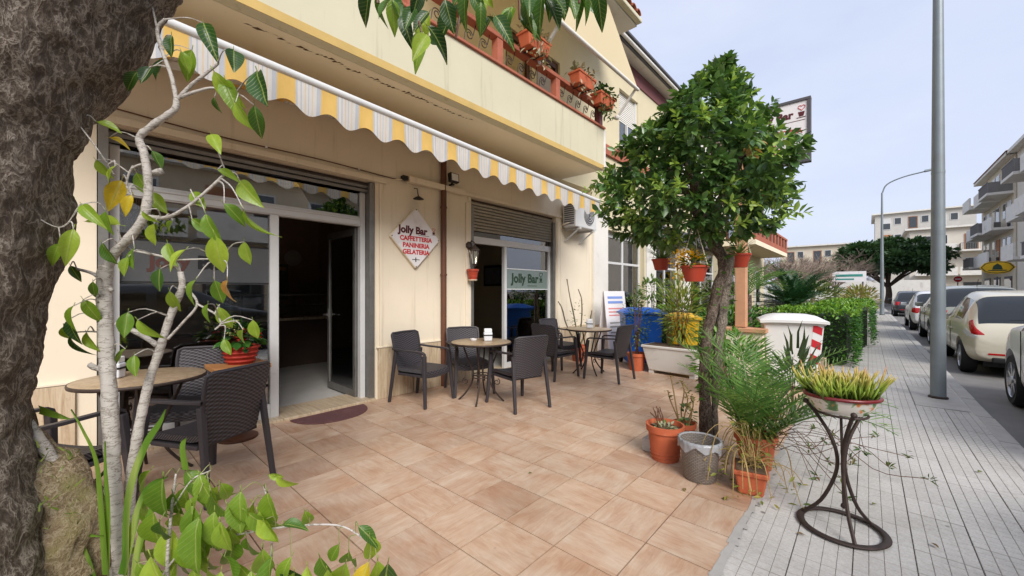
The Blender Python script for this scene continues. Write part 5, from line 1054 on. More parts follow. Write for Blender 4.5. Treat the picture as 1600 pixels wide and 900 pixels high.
fronds(t, (-.70, 3.62, .12), 13, .85, 1.1, (1.0, 1.52), .04, PALM, lf=.22, droop=.6); fronds(t, (-.69, 3.62, .12), 4, .95, 1.1, (.8, 1.0), .045, PALM, lf=.24, az=(-.5, .6), droop=.9)
# ---- iron stand with the painted bowl
t = thing('iron_plant_stand', 'rusty wrought iron plant stand with ring foot on the pavement', 'plant stand', (-.115, 3.0, 0), R(20))
obj('ring_foot', M().torus((0, 0, .009), .195, .195, .02, 48, 8, .38), MT['iron'], t, local=True, smooth='all')
for k, a in enumerate((.5, 2.6, 4.7)):
    c, s_ = math.cos(a), math.sin(a); pr = [(.19, .012), (.10, .12), (.035, .28), (.02, .40), (.05, .52), (.115, .63), (.17, .70)]
    obj('leg', M().tube(smooth_path([(r_ * c, r_ * s_, z) for r_, z in pr]), .010, 7), MT['iron'], t, local=True, smooth=True); obj('ball', M().ball((.175 * c, .175 * s_, .705), .016, 10, 8), MT['iron'], t, local=True, smooth='all')
obj('rod', M().tube([(.01, 0, .14), (0, .01, .66)], .007, 6).ball((.01, 0, .13), .016, 8, 6), MT['iron'], t, local=True)
obj('cradle', M().torus((0, 0, .672), .118, .118, .007, 32, 6), MT['iron'], t, local=True)
BOWLM = NT('painted_bowl'); v = BOWLM.coord(); n1 = BOWLM.noise(v, 16, 3, .5); n2 = BOWLM.noise(v, 9, 2)
c_ = BOWLM.ramp(n1, [(.56, (214, 208, 196)), (.60, (120, 148, 92)), (.68, (78, 110, 66))]); c_ = BOWLM.mix(BOWLM.ramp(n2, [(.62, (0, 0, 0, 1)), (.66, (1, 1, 1, 1))]), c_, (214, 128, 62)); BOWLM.col(c_); BOWLM.rough(.3, 0, .5)
t = thing('painted_bowl', 'oval painted ceramic bowl with dark red rim on the iron stand', 'bowl', (-.115, 3.0, .665), R(25))
obj('bowl', M().lathe([(.05, 0), (.11, .012), (.145, .06), (.162, .105), (.15, .105), (.13, .07)], 40, sx=1.08, sy=.86), BOWLM.m, t, local=True, smooth=True); obj('rim', M().torus((0, 0, .108), .167 * 1.06, .167 * .86, .010, 44, 8), pm('oxblood', (112, 34, 36), .3, .1, spec=.5), t, local=True, smooth='all')
obj('soil', M().lathe([(.02, .085), (.145, .09), (.145, .095), (.02, .098)], 24, sx=1.06, sy=.85), MT['soil'], t, local=True)
t = thing('fire_stick_succulent', 'yellow green succulent with reddish finger tips growing in the painted bowl', 'plant', (-.115, 3.0, .76), R(25))
def fs(name, a0, n):
    tt = NT(name); g = tt.new('TexCoord'); s3 = tt.new('SeparateXYZ'); tt.link(g.outputs['Object'], s3.inputs[0]); mr = tt.new('MapRange'); mr.inputs[1].default_value = 0; mr.inputs[2].default_value = .2; tt.link(s3.outputs[2], mr.inputs[0])
    c = tt.ramp(mr.outputs[0], [(0, (74, 104, 34)), (.4, (140, 162, 60)), (.72, (180, 160, 84)), (1, (180, 116, 92))]); tt.col(c); tt.rough(.45, 0, .4); return tt.m
FSM = fs('fire_stick', 0, 0)
for k in range(46):
    m = M(); b0 = Vector((rnd.uniform(-.135, .135), rnd.uniform(-.10, .10), 0)); out = Vector((b0.x * 3.2, b0.y * 3.2, 1)).normalized()
    for j in range(5):
        d = (out + Vector((rnd.gauss(0, .34), rnd.gauss(0, .34), rnd.gauss(0, .1)))).normalized(); L = rnd.uniform(.04, .165); s0 = b0 + Vector((rnd.uniform(-.02, .02), rnd.uniform(-.02, .02), rnd.uniform(0, .03)))
        m.tube([s0, s0 + d * L * .5, s0 + d * L * .85 + Vector((0, 0, .006)), s0 + d * L + Vector((0, 0, .014))], [.0055, .006, .005, .0015], 5)
    obj('finger_stems', m, FSM, t, local=True, smooth='all')
# ---- planter, shrubs and far side of the patio
t = thing('white_planter', 'long white plastic trough planter beyond the citrus trunk', 'planter', (-2.38, 6.68, 0), R(-4))
obj('trough', M().frust((0, 0), .38, .17, .47, .23, .05, .45), MT['white'], t, local=True, bevel=.015); obj('rim', M().frust((0, 0), .48, .24, .485, .245, .43, .47), MT['white'], t, local=True, bevel=.008); obj('soil', M().frust((0, 0), .45, .21, .45, .21, .471, .474), MT['soil'], t, local=True)
for sx in (-.34, .34): obj('foot', M().box(sx - .04, sx + .04, -.16, .16, 0, .049), MT['white'], t, local=True)
def shrub(name, label, c, rad, n, L, cols, trans=.3, wid=.4, stems=6, base=0, blade=False, shell=.2, cat='shrub'):
    t = thing(name, label, cat, (c[0], c[1], base)); m = M()
    for k in range(stems):
        a = rnd.uniform(0, 6.28); r_ = rnd.uniform(.1, .7); m.tube(smooth_path([(c[0] + rnd.uniform(-.03, .03), c[1] + rnd.uniform(-.03, .03), base - .01), (c[0] + rad[0] * r_ * .4 * math.cos(a), c[1] + rad[1] * r_ * .4 * math.sin(a), (base + c[2]) / 2), (c[0] + rad[0] * r_ * math.cos(a), c[1] + rad[1] * r_ * math.sin(a), c[2] + rad[2] * .6)], 3), list(np.linspace(.012, .004, 7)), 5)
    obj('stem', m, MT['brown'], t); p, d = bush_points(c, rad, n, shell)
    leaves('foliage', p, d + np.array([0, 0, .25]), nr.uniform(L * .6, L * 1.2, n), wid, leafmat(name + '_leaf', cols, trans), t, tmpl=BLADE if blade else LEAF, tf=BLADEF if blade else LEAFF); return t
shrub('oleander_shrub', 'tall willowy yellow green shrub growing in the white planter', (-2.3, 6.70, 1.05), (.42, .26, .62), 950, .13, [(96, 124, 44), (140, 158, 64), (176, 182, 88), (70, 100, 40)], .35, .2, 10, .47, True)
t = pot('terracotta_pot', 'terracotta pot holding the slim shrub in front of the blue bin', -3.02, 6.62, .165, .30, MT['terra'])
shrub('potted_shrub', 'slim airy green shrub in the terracotta pot before the blue bin', (-3.02, 6.62, .88), (.23, .23, .56), 520, .055, [(46, 72, 36), (84, 110, 54), (126, 146, 78)], .3, .55, 7, .26)
shrub('globe_shrub', 'pale green globe topped shrub rising behind the blue bin lid', (-3.1, 7.5, 1.42), (.3, .3, .24), 300, .08, [(84, 118, 46), (130, 158, 72)], .3, .5, 4, 0)
shrub('leafy_shrub', 'low broad leaved green shrub between citrus trunk and hedge', (-1.95, 8.3, .62), (.75, .6, .5), 900, .11, [(40, 84, 34), (70, 122, 44), (112, 156, 62)], .3, .5, 7, 0)
shrub('leafy_shrub', 'bright green leafy plant behind the citrus trunk near the pale post', (-1.35, 5.85, .42), (.5, .4, .44), 800, .10, [(58, 104, 38), (96, 146, 52), (136, 176, 70)], .35, .45, 6, 0)
shrub('spiky_bush', 'bluish spiky leaved plant between the palm and the white bin', (-.62, 5.4, .40), (.3, .35, .36), 110, .30, [(70, 92, 66), (98, 120, 84), (58, 82, 52)], .25, .13, 3, 0, True, .0)
t = thing('thorny_plant', 'bare thorny stems in a pot behind the far table', 'plant', (-4.28, 6.72, 0)); obj('pot', M().lathe([(.11, 0), (.15, .26), (.165, .26), (.165, .31), (.145, .31), (.14, .27), (.02, .27)], 24, (-4.28, 6.72, 0)), MT['terra'], t, smooth=True)
for P in ([(-4.28, 6.72, .28), (-4.32, 6.66, .8), (-4.36, 6.55, 1.25), (-4.40, 6.5, 1.62)], [(-4.27, 6.72, .28), (-4.22, 6.75, .8), (-4.2, 6.72, 1.2), (-4.24, 6.66, 1.42)], [(-4.28, 6.72, .28), (-4.4, 6.5, .7), (-4.42, 6.36, 1.05), (-4.44, 6.26, 1.18)], [(-4.26, 6.73, .28), (-4.12, 6.85, .7), (-4.08, 6.9, 1.0)]):
    obj('thorny_stem', M().tube(smooth_path(P), list(np.linspace(.016, .010, 13)), 6, jit=.25), pm('thorn_stem', (112, 102, 82), .85, .25), t)
n = 70; p, d = bush_points((-4.27, 6.65, .85), (.16, .2, .35), n, .2); leaves('foliage', p, d, nr.uniform(.03, .06, n), .6, IV, t)
# sago palm, hedges and the pale tree behind
t = thing('sago_palm', 'dark green sago palm above the hedge', 'palm', (-1.3, 11.2, 0)); obj('trunk', M().tube([(-1.3, 11.2, 0), (-1.3, 11.2, .55), (-1.3, 11.2, 1.0)], [.22, .2, .16], 14, jit=.1), BK2, t)
fronds(t, (-1.3, 11.2, .98), 60, .95, 1.3, (.1, 1.4), .085, leafmat('sago_leaf', [(34, 68, 40), (50, 90, 50), (70, 112, 64)], .15), lf=.19, droop=.6, seg=16)
t = thing('fan_palm', 'small palm with thin fronds behind the hanging pots', 'palm', (-1.9, 9.6, 0)); obj('trunk', M().tube([(-1.9, 9.6, 0), (-1.9, 9.6, 1.3)], [.1, .07], 10), BK2, t); fronds(t, (-1.9, 9.6, 1.3), 14, 1.0, 1.5, (.1, 1.3), .03, PALM, lf=.28, droop=.9, seg=12)
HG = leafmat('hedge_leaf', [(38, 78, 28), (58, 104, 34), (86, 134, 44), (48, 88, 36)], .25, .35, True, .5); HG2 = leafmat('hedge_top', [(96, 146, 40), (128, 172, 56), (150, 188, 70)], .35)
def hedge(label, x0, x1, y0, y1, h, n, z0=0.03):
    t = thing('hedge', label, 'hedge', ((x0 + x1) / 2, (y0 + y1) / 2, z0))
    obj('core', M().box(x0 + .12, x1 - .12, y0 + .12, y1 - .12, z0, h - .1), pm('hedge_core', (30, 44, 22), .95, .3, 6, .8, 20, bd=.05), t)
    w, l = x1 - x0, y1 - y0; A = np.array([w * l, w * h, l * h, l * h * .5]); A = A / A.sum(); pos, dr = [], []
    for k, (cnt, ) in enumerate(zip((A * n).astype(int))):
        u, v_ = nr.random(cnt), nr.random(cnt); dep = np.abs(nr.normal(0, .045, cnt))
        if k == 0: p = np.stack([x0 + u * w, y0 + v_ * l, h - dep + .03], 1); d = np.array([0, 0, 1.0])
        elif k == 1: p = np.stack([x0 + u * w, y0 + dep - .02, z0 + v_ * (h - z0)], 1); d = np.array([0, -1.0, .3])
        elif k == 2: p = np.stack([x1 - dep + .02, y0 + v_ * l, z0 + u * (h - z0)], 1); d = np.array([1.0, 0, .3])
        else: p = np.stack([x0 + dep, y0 + v_ * l, z0 + u * (h - z0)], 1); d = np.array([-1.0, 0, .3])
        p += nr.normal(0, .02, p.shape); pos.append(p); dr.append(d + nr.normal(0, .6, p.shape))
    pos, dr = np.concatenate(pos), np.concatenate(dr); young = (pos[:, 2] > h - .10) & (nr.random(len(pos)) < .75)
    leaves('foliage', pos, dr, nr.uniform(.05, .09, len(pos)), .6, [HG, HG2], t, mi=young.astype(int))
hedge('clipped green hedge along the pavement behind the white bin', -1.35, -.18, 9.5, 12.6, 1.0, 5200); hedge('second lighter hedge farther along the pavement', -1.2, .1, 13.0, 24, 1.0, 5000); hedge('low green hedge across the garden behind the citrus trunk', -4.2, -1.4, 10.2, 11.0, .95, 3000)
shrub('wild_bush', 'yellowish bush spilling over the pavement past the hedges', (-.35, 27, .9), (.75, 3.5, .75), 900, .22, [(140, 146, 66), (166, 160, 92), (112, 132, 56), (190, 150, 120)], .3, .4, 8, 0)
shrub('wild_bush', 'dull green undergrowth filling the plot beyond the hedges', (-2.6, 30, 1.0), (1.9, 8, .9), 1500, .3, [(96, 116, 58), (132, 142, 84), (84, 104, 56)], .3, .4, 8, 0)
tag(obj('garden_kerb', M().box(-1.6, -.57, 9.12, 9.33, -.02, .16), MT['trav'], bevel=.01), 'low sandy stone edging in front of the hedge', 'edging')

# ---- litter
DRL = leaf_mesh('fallen_leaf', leafmat('fallen_leaf', [(110, 84, 52), (138, 110, 66), (96, 100, 52)], .1, .7, False), .15, .45, 1)
for k, (x, y, lb) in enumerate(((-.30, 2.75, 'small dark fallen leaf left of the ring foot'), (.02, 3.45, 'small fallen leaf behind the iron stand'), (.28, 3.1, 'dark fallen leaf in the middle of the pavement'), (.35, 2.45, 'fallen leaf near the bottom of the pavement'), (.62, 4.6, 'fallen leaf close to the kerb'), (1.12, 5.2, 'green weed leaf in the gutter by the kerb'), (-.72, 2.88, 'curled leaf at the patio edge near the square pot'), (-.95, 2.86, 'pale dry leaf in front of the woven bin'), (-1.9, 2.3, 'tiny brown leaf on the patio tiles'), (.1, 5.6, 'fallen leaf beyond the plant stand on the pavement'))):
    o = obj('fallen_leaf', DRL, None); o.location = (x, y, .006 if x < 1.03 else -.112); o.rotation_euler = (rnd.uniform(-.2, .2), rnd.uniform(-.2, .2), rnd.uniform(0, 6.28)); s_ = rnd.uniform(.035, .06); o.scale = (s_, s_, s_); tag(o, lb, 'leaf', 'leaves fallen on the paving')
# ------------------------------------------------------------------ bins, board, post sign
BLUE = pm('blue_plastic', (24, 100, 206), .4, .08, 5, 0, spec=.5); YEL = pm('yellow_plastic', (226, 176, 24), .45, .1, 5, 0, spec=.5); WHP = pm('white_plastic', (218, 216, 212), .45, .06, 3, 0, spec=.5, dirt=(176, 170, 160), dscale=3, dth=.62); RUB = pm('rubber', (30, 30, 31), .8, .1)
def wheelie(name, label, x, y, rz, w, d, h, mat, lidmat=None):
    t = thing(name, label, 'bin', (x, y, .001), rz)
    obj('body', M().frust((0, 0), w * .38, d * .36, w * .47, d * .46, .05, h * .9), mat, t, local=True, bevel=.02)
    obj('collar', M().frust((0, 0), w * .49, d * .48, w * .5, d * .49, h * .86, h * .91), mat, t, local=True, bevel=.01)
    rows = []
    for yy in np.linspace(-.54, .54, 9): rows.append([(w * xx, d * yy, h * .912 + h * .085 * (1 - (abs(xx) / .54) ** 4) * (1 - (abs(yy) / .56) ** 4)) for xx in np.linspace(-.53, .53, 9)])
    m = M(); m.grid(rows); rim = rows[0] + [r_[-1] for r_ in rows[1:]] + rows[-1][-2::-1] + [rows[j][0] for j in range(len(rows) - 2, -1, -1)]; m.grid([rim, [(p[0], p[1], p[2] - .035) for p in rim]]); m.grid([[(p[0] * .99, p[1] * .99, h * .905) for p in r_] for r_ in (rows[0], rows[-1])])
    obj('lid', m, lidmat or mat, t, local=True, smooth=True, angle=50)
    obj('handle', M().tube([(-w * .42, d * .5, h * .9), (-w * .42, d * .6, h * .93), (w * .42, d * .6, h * .93), (w * .42, d * .5, h * .9)], .016, 8), mat, t, local=True, smooth=True)
    for s_ in (-1, 1): obj('wheel', M().prism([(d * .38 + .1 * math.cos(q), .1 + .1 * math.sin(q)) for q in np.linspace(0, 2 * math.pi, 17)[:-1]], 'x', s_ * w * .44 - .025, s_ * w * .44 + .025), RUB, t, local=True)
    return t
wheelie('wheeled_bin', 'bright blue wheeled bin behind the far table', -3.2, 7.2, R(38), .74, .62, 1.08, BLUE); wheelie('wheeled_bin', 'yellow wheeled bin behind the willowy shrub in the white planter', -2.5, 7.35, R(36), .5, .5, 1.0, YEL)
t = wheelie('wheeled_bin', 'white wheeled bin with red striped corner in front of the hedge', -.84, 6.95, R(14), .74, .66, 1.06, WHP)
def bin_front(u0, u1, z0, z1, sl, mat, nm, e):           # parallelogram on the sloping front, measured from the right edge
    f = lambda z: (-(.36 + .10 * (z - .05) / .904) * .66 - .002 - e); g = lambda z: (.38 + .09 * (z - .05) / .904) * .74 - .022
    q = [(g(z0) - u1, z0), (g(z0) - u0, z0 - sl), (g(z1) - u0, z1 - sl), (g(z1) - u1, z1)]
    obj(nm, M().hexa([(x, f(z) + .002, z) for x, z in q], [(x, f(z), z) for x, z in q]), mat, t, local=True)
bin_front(0, .10, .33, .92, 0, MT['paper'], 'reflective_strip', 0)
for z in (.40, .60, .80): bin_front(.0, .10, z + .03, z + .13, .05, MT['red'], 'reflective_stripe', .003)
t = thing('a_board', 'white pavement board with blue and red print beside the blue bin', 'sign board', (-4.05, 7.75, 0), R(68))
bd_ = obj('panel', M().hexa([(-.28, -.22, 0), (.28, -.22, 0), (.28, -.2, 0), (-.28, -.2, 0)], [(-.28, -.02, 1.38), (.28, -.02, 1.38), (.28, 0, 1.38), (-.28, 0, 1.38)]), MT['sign'], t, local=True, bevel=.005)
obj('panel', M().hexa([(-.28, .2, 0), (.28, .2, 0), (.28, .22, 0), (-.28, .22, 0)], [(-.28, .002, 1.38), (.28, .002, 1.38), (.28, .022, 1.38), (-.28, .022, 1.38)]), MT['sign'], t, local=True, bevel=.005)
def strip(z0, z1, x0, x1, mat, nm='print'):
    f = lambda z: -.222 + .2 * z / 1.38 - .001; obj(nm, M().hexa([(x0, f(z0) - .002, z0), (x1, f(z0) - .002, z0), (x1, f(z0), z0), (x0, f(z0), z0)], [(x0, f(z1) - .002, z1), (x1, f(z1) - .002, z1), (x1, f(z1), z1), (x0, f(z1), z1)]), mat, bd_, local=True)
for k, z in enumerate((1.22, 1.12)): strip(z, z + .05, -.2, .2, pm('blue_print%d' % k, (120, 146, 206), .6))
for z in (1.0, .93, .86): strip(z, z + .025, -.2, .18, bpy.data.materials.get('pink_print') or pm('pink_print', (214, 130, 130), .6))
for z in (.7, .62, .5): strip(z, z + .03, -.2, .1, MT['grey'])
t = thing('post_sign', 'tall white lettered sign panel beside the pale post, half hidden by the citrus crown', 'sign', (-1.37, 6.55, 0))
POST = pm('pale_post', (196, 146, 112), .7, .12, 6, .15, 60)
obj('post', M().box(-1.45, -1.31, 6.48, 6.62, .86, 4.05), POST, t, bevel=.008); obj('footing', M().box(-1.56, -1.1, 6.46, 6.66, 0, .79), MT['cream'], t); obj('coping', M().box(-1.62, -1.05, 6.42, 6.70, .791, .85), POST, t, bevel=.008)
fr = obj('panel_frame', M().box(-1.30, -.56, 6.50, 6.60, 3.10, 3.14).box(-1.30, -.56, 6.50, 6.60, 3.92, 3.96).box(-.60, -.561, 6.501, 6.599, 3.14, 3.92).box(-1.305, -1.27, 6.501, 6.599, 3.14, 3.92), MT['dgrey'], t, bevel=.004)
pl = obj('panel', M().box(-1.27, -.60, 6.515, 6.585, 3.14, 3.92), MT['sign'], t)
def on_y(s, size, mat, parent, x, z, y, root, **k):
    l = root.location; return text(s, size, mat, parent, (x - l.x, y - l.y, z - l.z), (R(90), 0, 0), **k)
on_y('Jolly Bar', .135, MT['darkred'], pl, -.98, 3.76, 6.513, t, off=.006)
for s_, z in (('CAFFETTERIA', 3.53), ('PANINERIA', 3.41), ('GELATERIA', 3.29)): on_y(s_, .095, MT['red'], pl, -.94, z, 6.513, t, off=.003)
m = M(); m.prism([(-.70, 3.78), (-.625, 3.78), (-.64, 3.72), (-.685, 3.72)], 'y', 6.512, 6.5135).prism([(-.72, 3.71), (-.61, 3.71), (-.62, 3.70), (-.71, 3.70)], 'y', 6.512, 6.5135); obj('cup_emblem', m, MT['darkred'], pl)
obj('heart_emblem', M().tube([(-.66 + .0024 * 16 * math.sin(a) ** 3, 6.512, 3.835 + .0024 * (13 * math.cos(a) - 5 * math.cos(2 * a) - 2 * math.cos(3 * a) - math.cos(4 * a))) for a in np.linspace(0, 6.283, 25)], .004, 4), MT['red'], pl); obj('underline', M().box(-.98, -.62, 6.512, 6.5135, 3.665, 3.672), MT['darkred'], pl)

# ------------------------------------------------------------------ street lamps
POLE = pm('galvanised_pole', (128, 136, 140), .5, .1, 3, .1, 80, metal=.35, dirt=(124, 126, 124), dscale=2)
def lamp(label, x, y, r, h, arm):
    t = thing('street_lamp', label, 'street lamp', (x, y, 0), 0, 'lamp posts along the kerb')
    obj('pole', M().tube([(x, y, 0), (x, y, h * .35), (x, y, h)], [r, r * .84, r * .4], 24), POLE, t, smooth=True)
    obj('base_ring', M().lathe([(r * 1.25, 0), (r * 1.25, .02), (r * 1.08, .03)], 20, (x, y, 0)), MT['iron'], t)
    obj('band', M().lathe([(r * .9, 2.1), (r * .9, 2.16)], 24, (x, y, 0)), POLE, t); obj('band', M().lathe([(r * .87, 2.9), (r * .87, 2.93)], 24, (x, y, 0)), POLE, t)
    P = smooth_path([(x, y, h - .05), (x + arm * .12, y, h + .45), (x + arm * .5, y, h + .75), (x + arm, y, h + .9)]); obj('arm', M().tube(P, r * .35, 8), POLE, t, smooth=True)
    obj('lamp_head', M().hexa([(x + arm * .98, y - .12, h + .86), (x + arm * 1.28, y - .1, h + .92), (x + arm * 1.28, y + .1, h + .92), (x + arm * .98, y + .12, h + .86)], [(x + arm * .98, y - .08, h + .98), (x + arm * 1.28, y - .06, h + 1.0), (x + arm * 1.28, y + .06, h + 1.0), (x + arm * .98, y + .08, h + .98)]), POLE, t, bevel=.02)
lamp('thick grey lamp post on the pavement by the kerb, nearest the camera', .672, 7.48, .075, 8.2, 2.4); lamp('distant grey street lamp with curved arm over the road', .6, 31.5, .1, 7.1, 1.75)
tag(obj('access_cover', M().box(.43, .87, 6.85, 8.2, -.003, .003), MT['kerb'], bevel=.004), 'flush concrete patch round the foot of the thick lamp post', 'concrete patch')

# ------------------------------------------------------------------ cars
def paint(name, c, metal=.4):
    t = NT(name); t.col(c); t.rough(.32, metal, .5); t.b.inputs['Coat Weight'].default_value = .6; t.b.inputs['Coat Roughness'].default_value = .06; return t.m
CGL = NT('car_glass'); CGL.col((18, 24, 26)); CGL.rough(.06, 0, .8); CGL = CGL.m
TRIM = pm('car_trim', (26, 26, 27), .6, .1, 5, 0); CHR = pm('alloy', (176, 176, 178), .3, .05, 5, 0, metal=.85); TLR = NT('tail_lens'); TLR.col((176, 14, 22)); TLR.rough(.15, 0, .6); TLR = TLR.m; TLC = NT('clear_lens'); TLC.col((206, 206, 208)); TLC.rough(.12, 0, .6); TLC = TLC.m
HATCH = dict(L=3.85, W=.84, top=[(0, .60), (.03, .80), (.09, .96), (.20, 1.10), (.42, 1.32), (.62, 1.44), (1.0, 1.51), (1.6, 1.52), (2.1, 1.46), (2.45, 1.27), (2.8, 1.03), (3.2, .95), (3.6, .82), (3.80, .66), (3.85, .5)], belt=.92, rw=(.09, .62), cab=(.62, 2.8), ws=(2.1, 2.8), wheels=(.62, 3.1), wr=.30)
SUV = dict(L=4.4, W=.90, top=[(0, .7), (.03, .95), (.08, 1.10), (.18, 1.28), (.36, 1.5), (.55, 1.60), (1.0, 1.66), (1.8, 1.67), (2.4, 1.6), (2.8, 1.38), (3.2, 1.14), (3.7, 1.06), (4.1, .95), (4.33, .78), (4.4, .6)], belt=1.05, rw=(.08, .55), cab=(.55, 3.2), ws=(2.4, 3.2), wheels=(.78, 3.5), wr=.34)
VAN = dict(L=4.4, W=.90, top=[(0, .8), (.03, 1.1), (.06, 1.3), (.1, 1.6), (.18, 1.82), (.4, 1.88), (1.2, 1.9), (2.2, 1.9), (2.9, 1.82), (3.3, 1.5), (3.6, 1.2), (4.0, 1.08), (4.25, .95), (4.36, .75), (4.4, .6)], belt=1.1, rw=(.06, .18), cab=(2.0, 3.6), ws=(2.9, 3.6), wheels=(.85, 3.5), wr=.33)
from mathutils.bvhtree import BVHTree
def patch(bvh, sx, q, Wd, off=.010, n=10):
    """lens that follows the rear corner of the body: q = 4 corners (outward, height)"""
    dr = Vector((-sx * .72, .70, 0)).normalized(); pr = Vector((sx * .70, .72, 0)); c = Vector((sx * Wd * .80, .12, 0)); rows = []
    for i in range(n + 1):
        r_ = []
        for j in range(n + 1):
            u, v = j / n, i / n; s_ = [(q[0][k] * (1 - u) + q[1][k] * u) * (1 - v) + (q[3][k] * (1 - u) + q[2][k] * u) * v for k in (0, 1)]
            o = c + pr * s_[0] - dr * 1.5; o.z = s_[1]; h = bvh.ray_cast(o, dr); p = h[0] if h[0] else o + dr * 1.5
            r_.append(tuple(p - dr * off * (1 if 0 < i < n and 0 < j < n else -.3)))
        rows.append(r_)
    return M().grid(rows)
def car(label, spec, pnt, x, y, rz=0, seats=True, tail='swept', z=-.12, fold=False, group='cars parked along the kerb'):
    t = thing('parked_car', label, 'car', (x, y, z), rz, group); S = spec; L, Wd, belt = S['L'], S['W'], S['belt']; z0 = .22
    ys = sorted(set([p[0] for p in S['top']] + [S['cab'][0] + .02, (S['cab'][0] + S['cab'][1]) * .46, (S['cab'][0] + S['cab'][1]) * .46 + .07]))
    ty = [p[0] for p in S['top']]; tz = [p[1] for p in S['top']]; rows = []
    for yy in ys:
        T = float(np.interp(yy, ty, tz)); e = min(yy, L - yy); w = Wd * (1 - .30 * max(0, 1 - e / .55) ** 2.2 * (.55 if yy < L / 2 else 1)); b = min(belt - .04 * (yy / L), T - .035); incab = T > belt + .08
        f = min(1, max(0, (T - belt) / .4)); wr_ = w * (.93 - .20 * f); zb = z0 + .10 * max(0, 1 - e / .3)
        half = [(0, zb), (w * .8, zb), (w * .965, zb + .06), (w, zb + (b - zb) * .45), (w * .995, zb + (b - zb) * .72), (w * .955, b), (wr_, max(b + .012, T - .055)), (wr_ * .8, T - .012), (0, T)]
        rows.append([(p[0], yy, p[1]) for p in half] + [(-p[0], yy, p[1]) for p in half[-2:0:-1]])
    m = M(); n = len(rows[0])
    for i in range(len(rows) - 1):
        ya, yb = ys[i], ys[i + 1]; ym = (ya + yb) / 2
        for j in range(n):
            side = j in (5, n - 6); roofs = j in (6, 7, n - 8, n - 7); k = 0
            bp = abs(ym - ((S['cab'][0] + S['cab'][1]) * .46 + .035)) < .03
            if side and S['cab'][0] + .03 < ym < S['cab'][1] - .02 and not bp: k = 1
            if roofs and S['rw'][0] < ym < S['rw'][1]: k = 1
            if roofs and S['ws'][0] < ym < S['ws'][1]: k = 1
            m.k = k; m.add([], []); b = 0
            m.f.append((i * n + j, i * n + (j + 1) % n, (i + 1) * n + (j + 1) % n, (i + 1) * n + j)); m.mi.append(k)
    m.v = [p for r_ in rows for p in r_]; m.f.append(tuple(range(n - 1, -1, -1))); m.mi.append(0); m.f.append(tuple((len(rows) - 1) * n + j for j in range(n))); m.mi.append(0)
    me = mesh('car_shell', m, [pnt, CGL]); tmp = bpy.data.objects.new('tmp', me); COL.objects.link(tmp)
    s_ = tmp.modifiers.new('s', 'SUBSURF'); s_.levels = 2; s_.render_levels = 2; cut = []
    for wy in S['wheels']:
        for sx in (-1, 1):
            cm = M().prism([(wy + (S['wr'] + .055) * math.cos(q), S['wr'] + .01 + (S['wr'] + .055) * math.sin(q)) for q in np.linspace(0, 2 * math.pi, 29)[:-1]], 'x', sx * (Wd - .26) - (0 if sx > 0 else .5), sx * (Wd - .26) + (.5 if sx > 0 else 0))
            co = bpy.data.objects.new('cut', mesh('cut', cm, TRIM)); COL.objects.link(co); b_ = tmp.modifiers.new('b', 'BOOLEAN'); b_.operation = 'DIFFERENCE'; b_.object = co; b_.solver = 'EXACT'; cut.append(co)
    dg = bpy.context.evaluated_depsgraph_get(); full = bpy.data.meshes.new_from_object(tmp.evaluated_get(dg)); bpy.data.objects.remove(tmp)
    for c_ in cut: bpy.data.objects.remove(c_)
    bvh = BVHTree.FromPolygons([v_.co.copy() for v_ in full.vertices], [tuple(p_.vertices) for p_ in full.polygons])
    for k, nm in ((0, 'body'), (1, 'window')):
        bm = bmesh.new(); bm.from_mesh(full); bmesh.ops.delete(bm, geom=[f_ for f_ in bm.faces if (f_.material_index == 1) != (k == 1)], context='FACES'); me2 = bpy.data.meshes.new(nm); bm.to_mesh(me2); bm.free()
        me2.materials.clear(); me2.materials.append(pnt if k == 0 else CGL); me2.polygons.foreach_set('material_index', [0] * len(me2.polygons)); me2.polygons.foreach_set('use_smooth', [True] * len(me2.polygons)); me2.set_sharp_from_angle(angle=R(35))
        o = obj(nm, me2, None, t, local=True)
    for wy in S['wheels']:
        for sx in (-1, 1):
            r_ = S['wr']; cx_ = sx * (Wd - .11); w = thing_part = obj('wheel', wheel_mesh(r_), None, t, local=True); w.location = (cx_, wy, r_); w.rotation_euler = (0, 0, 0 if sx > 0 else math.pi)
            rim = obj('rim', rim_mesh(r_), None, w, local=True)
    obj('underbody', M().box(-Wd * .7, Wd * .7, .25, L - .3, .17, .30), TRIM, t, local=True)
    for sx in (-1, 1):
        b = belt
        if tail == 'swept':
            obj('tail_light', patch(bvh, sx, [(.10, b + .08), (.20, b + .06), (.03, b - .19), (-.14, b - .19)], Wd), TLR, t, local=True, smooth='all', fix=False)
            obj('indicator', patch(bvh, sx, [(.225, b - .06), (.30, b - .17), (.0, b - .245), (-.10, b - .215)], Wd, .006), TLC, t, local=True, smooth='all', fix=False)
        else:
            obj('tail_light', patch(bvh, sx, [(-.14, b - .05), (.20, b - .02), (.19, b - .22), (-.12, b - .26)], Wd), TLR, t, local=True, smooth='all', fix=False)
        obj('reflector', M().box(sx * Wd * .5 - .14, sx * Wd * .5 + .14, .0, .05, .40, .43), TLR, t, local=True)
        obj('headlight', M().hexa([(sx * Wd * .5, L - .12, .58), (sx * Wd * .82, L - .3, .60), (sx * Wd * .8, L - .4, .60), (sx * Wd * .5, L - .3, .58)], [(sx * Wd * .5, L - .2, .70), (sx * Wd * .84, L - .42, .76), (sx * Wd * .8, L - .5, .76), (sx * Wd * .5, L - .35, .70)]), TLC, t, local=True, bevel=.02)
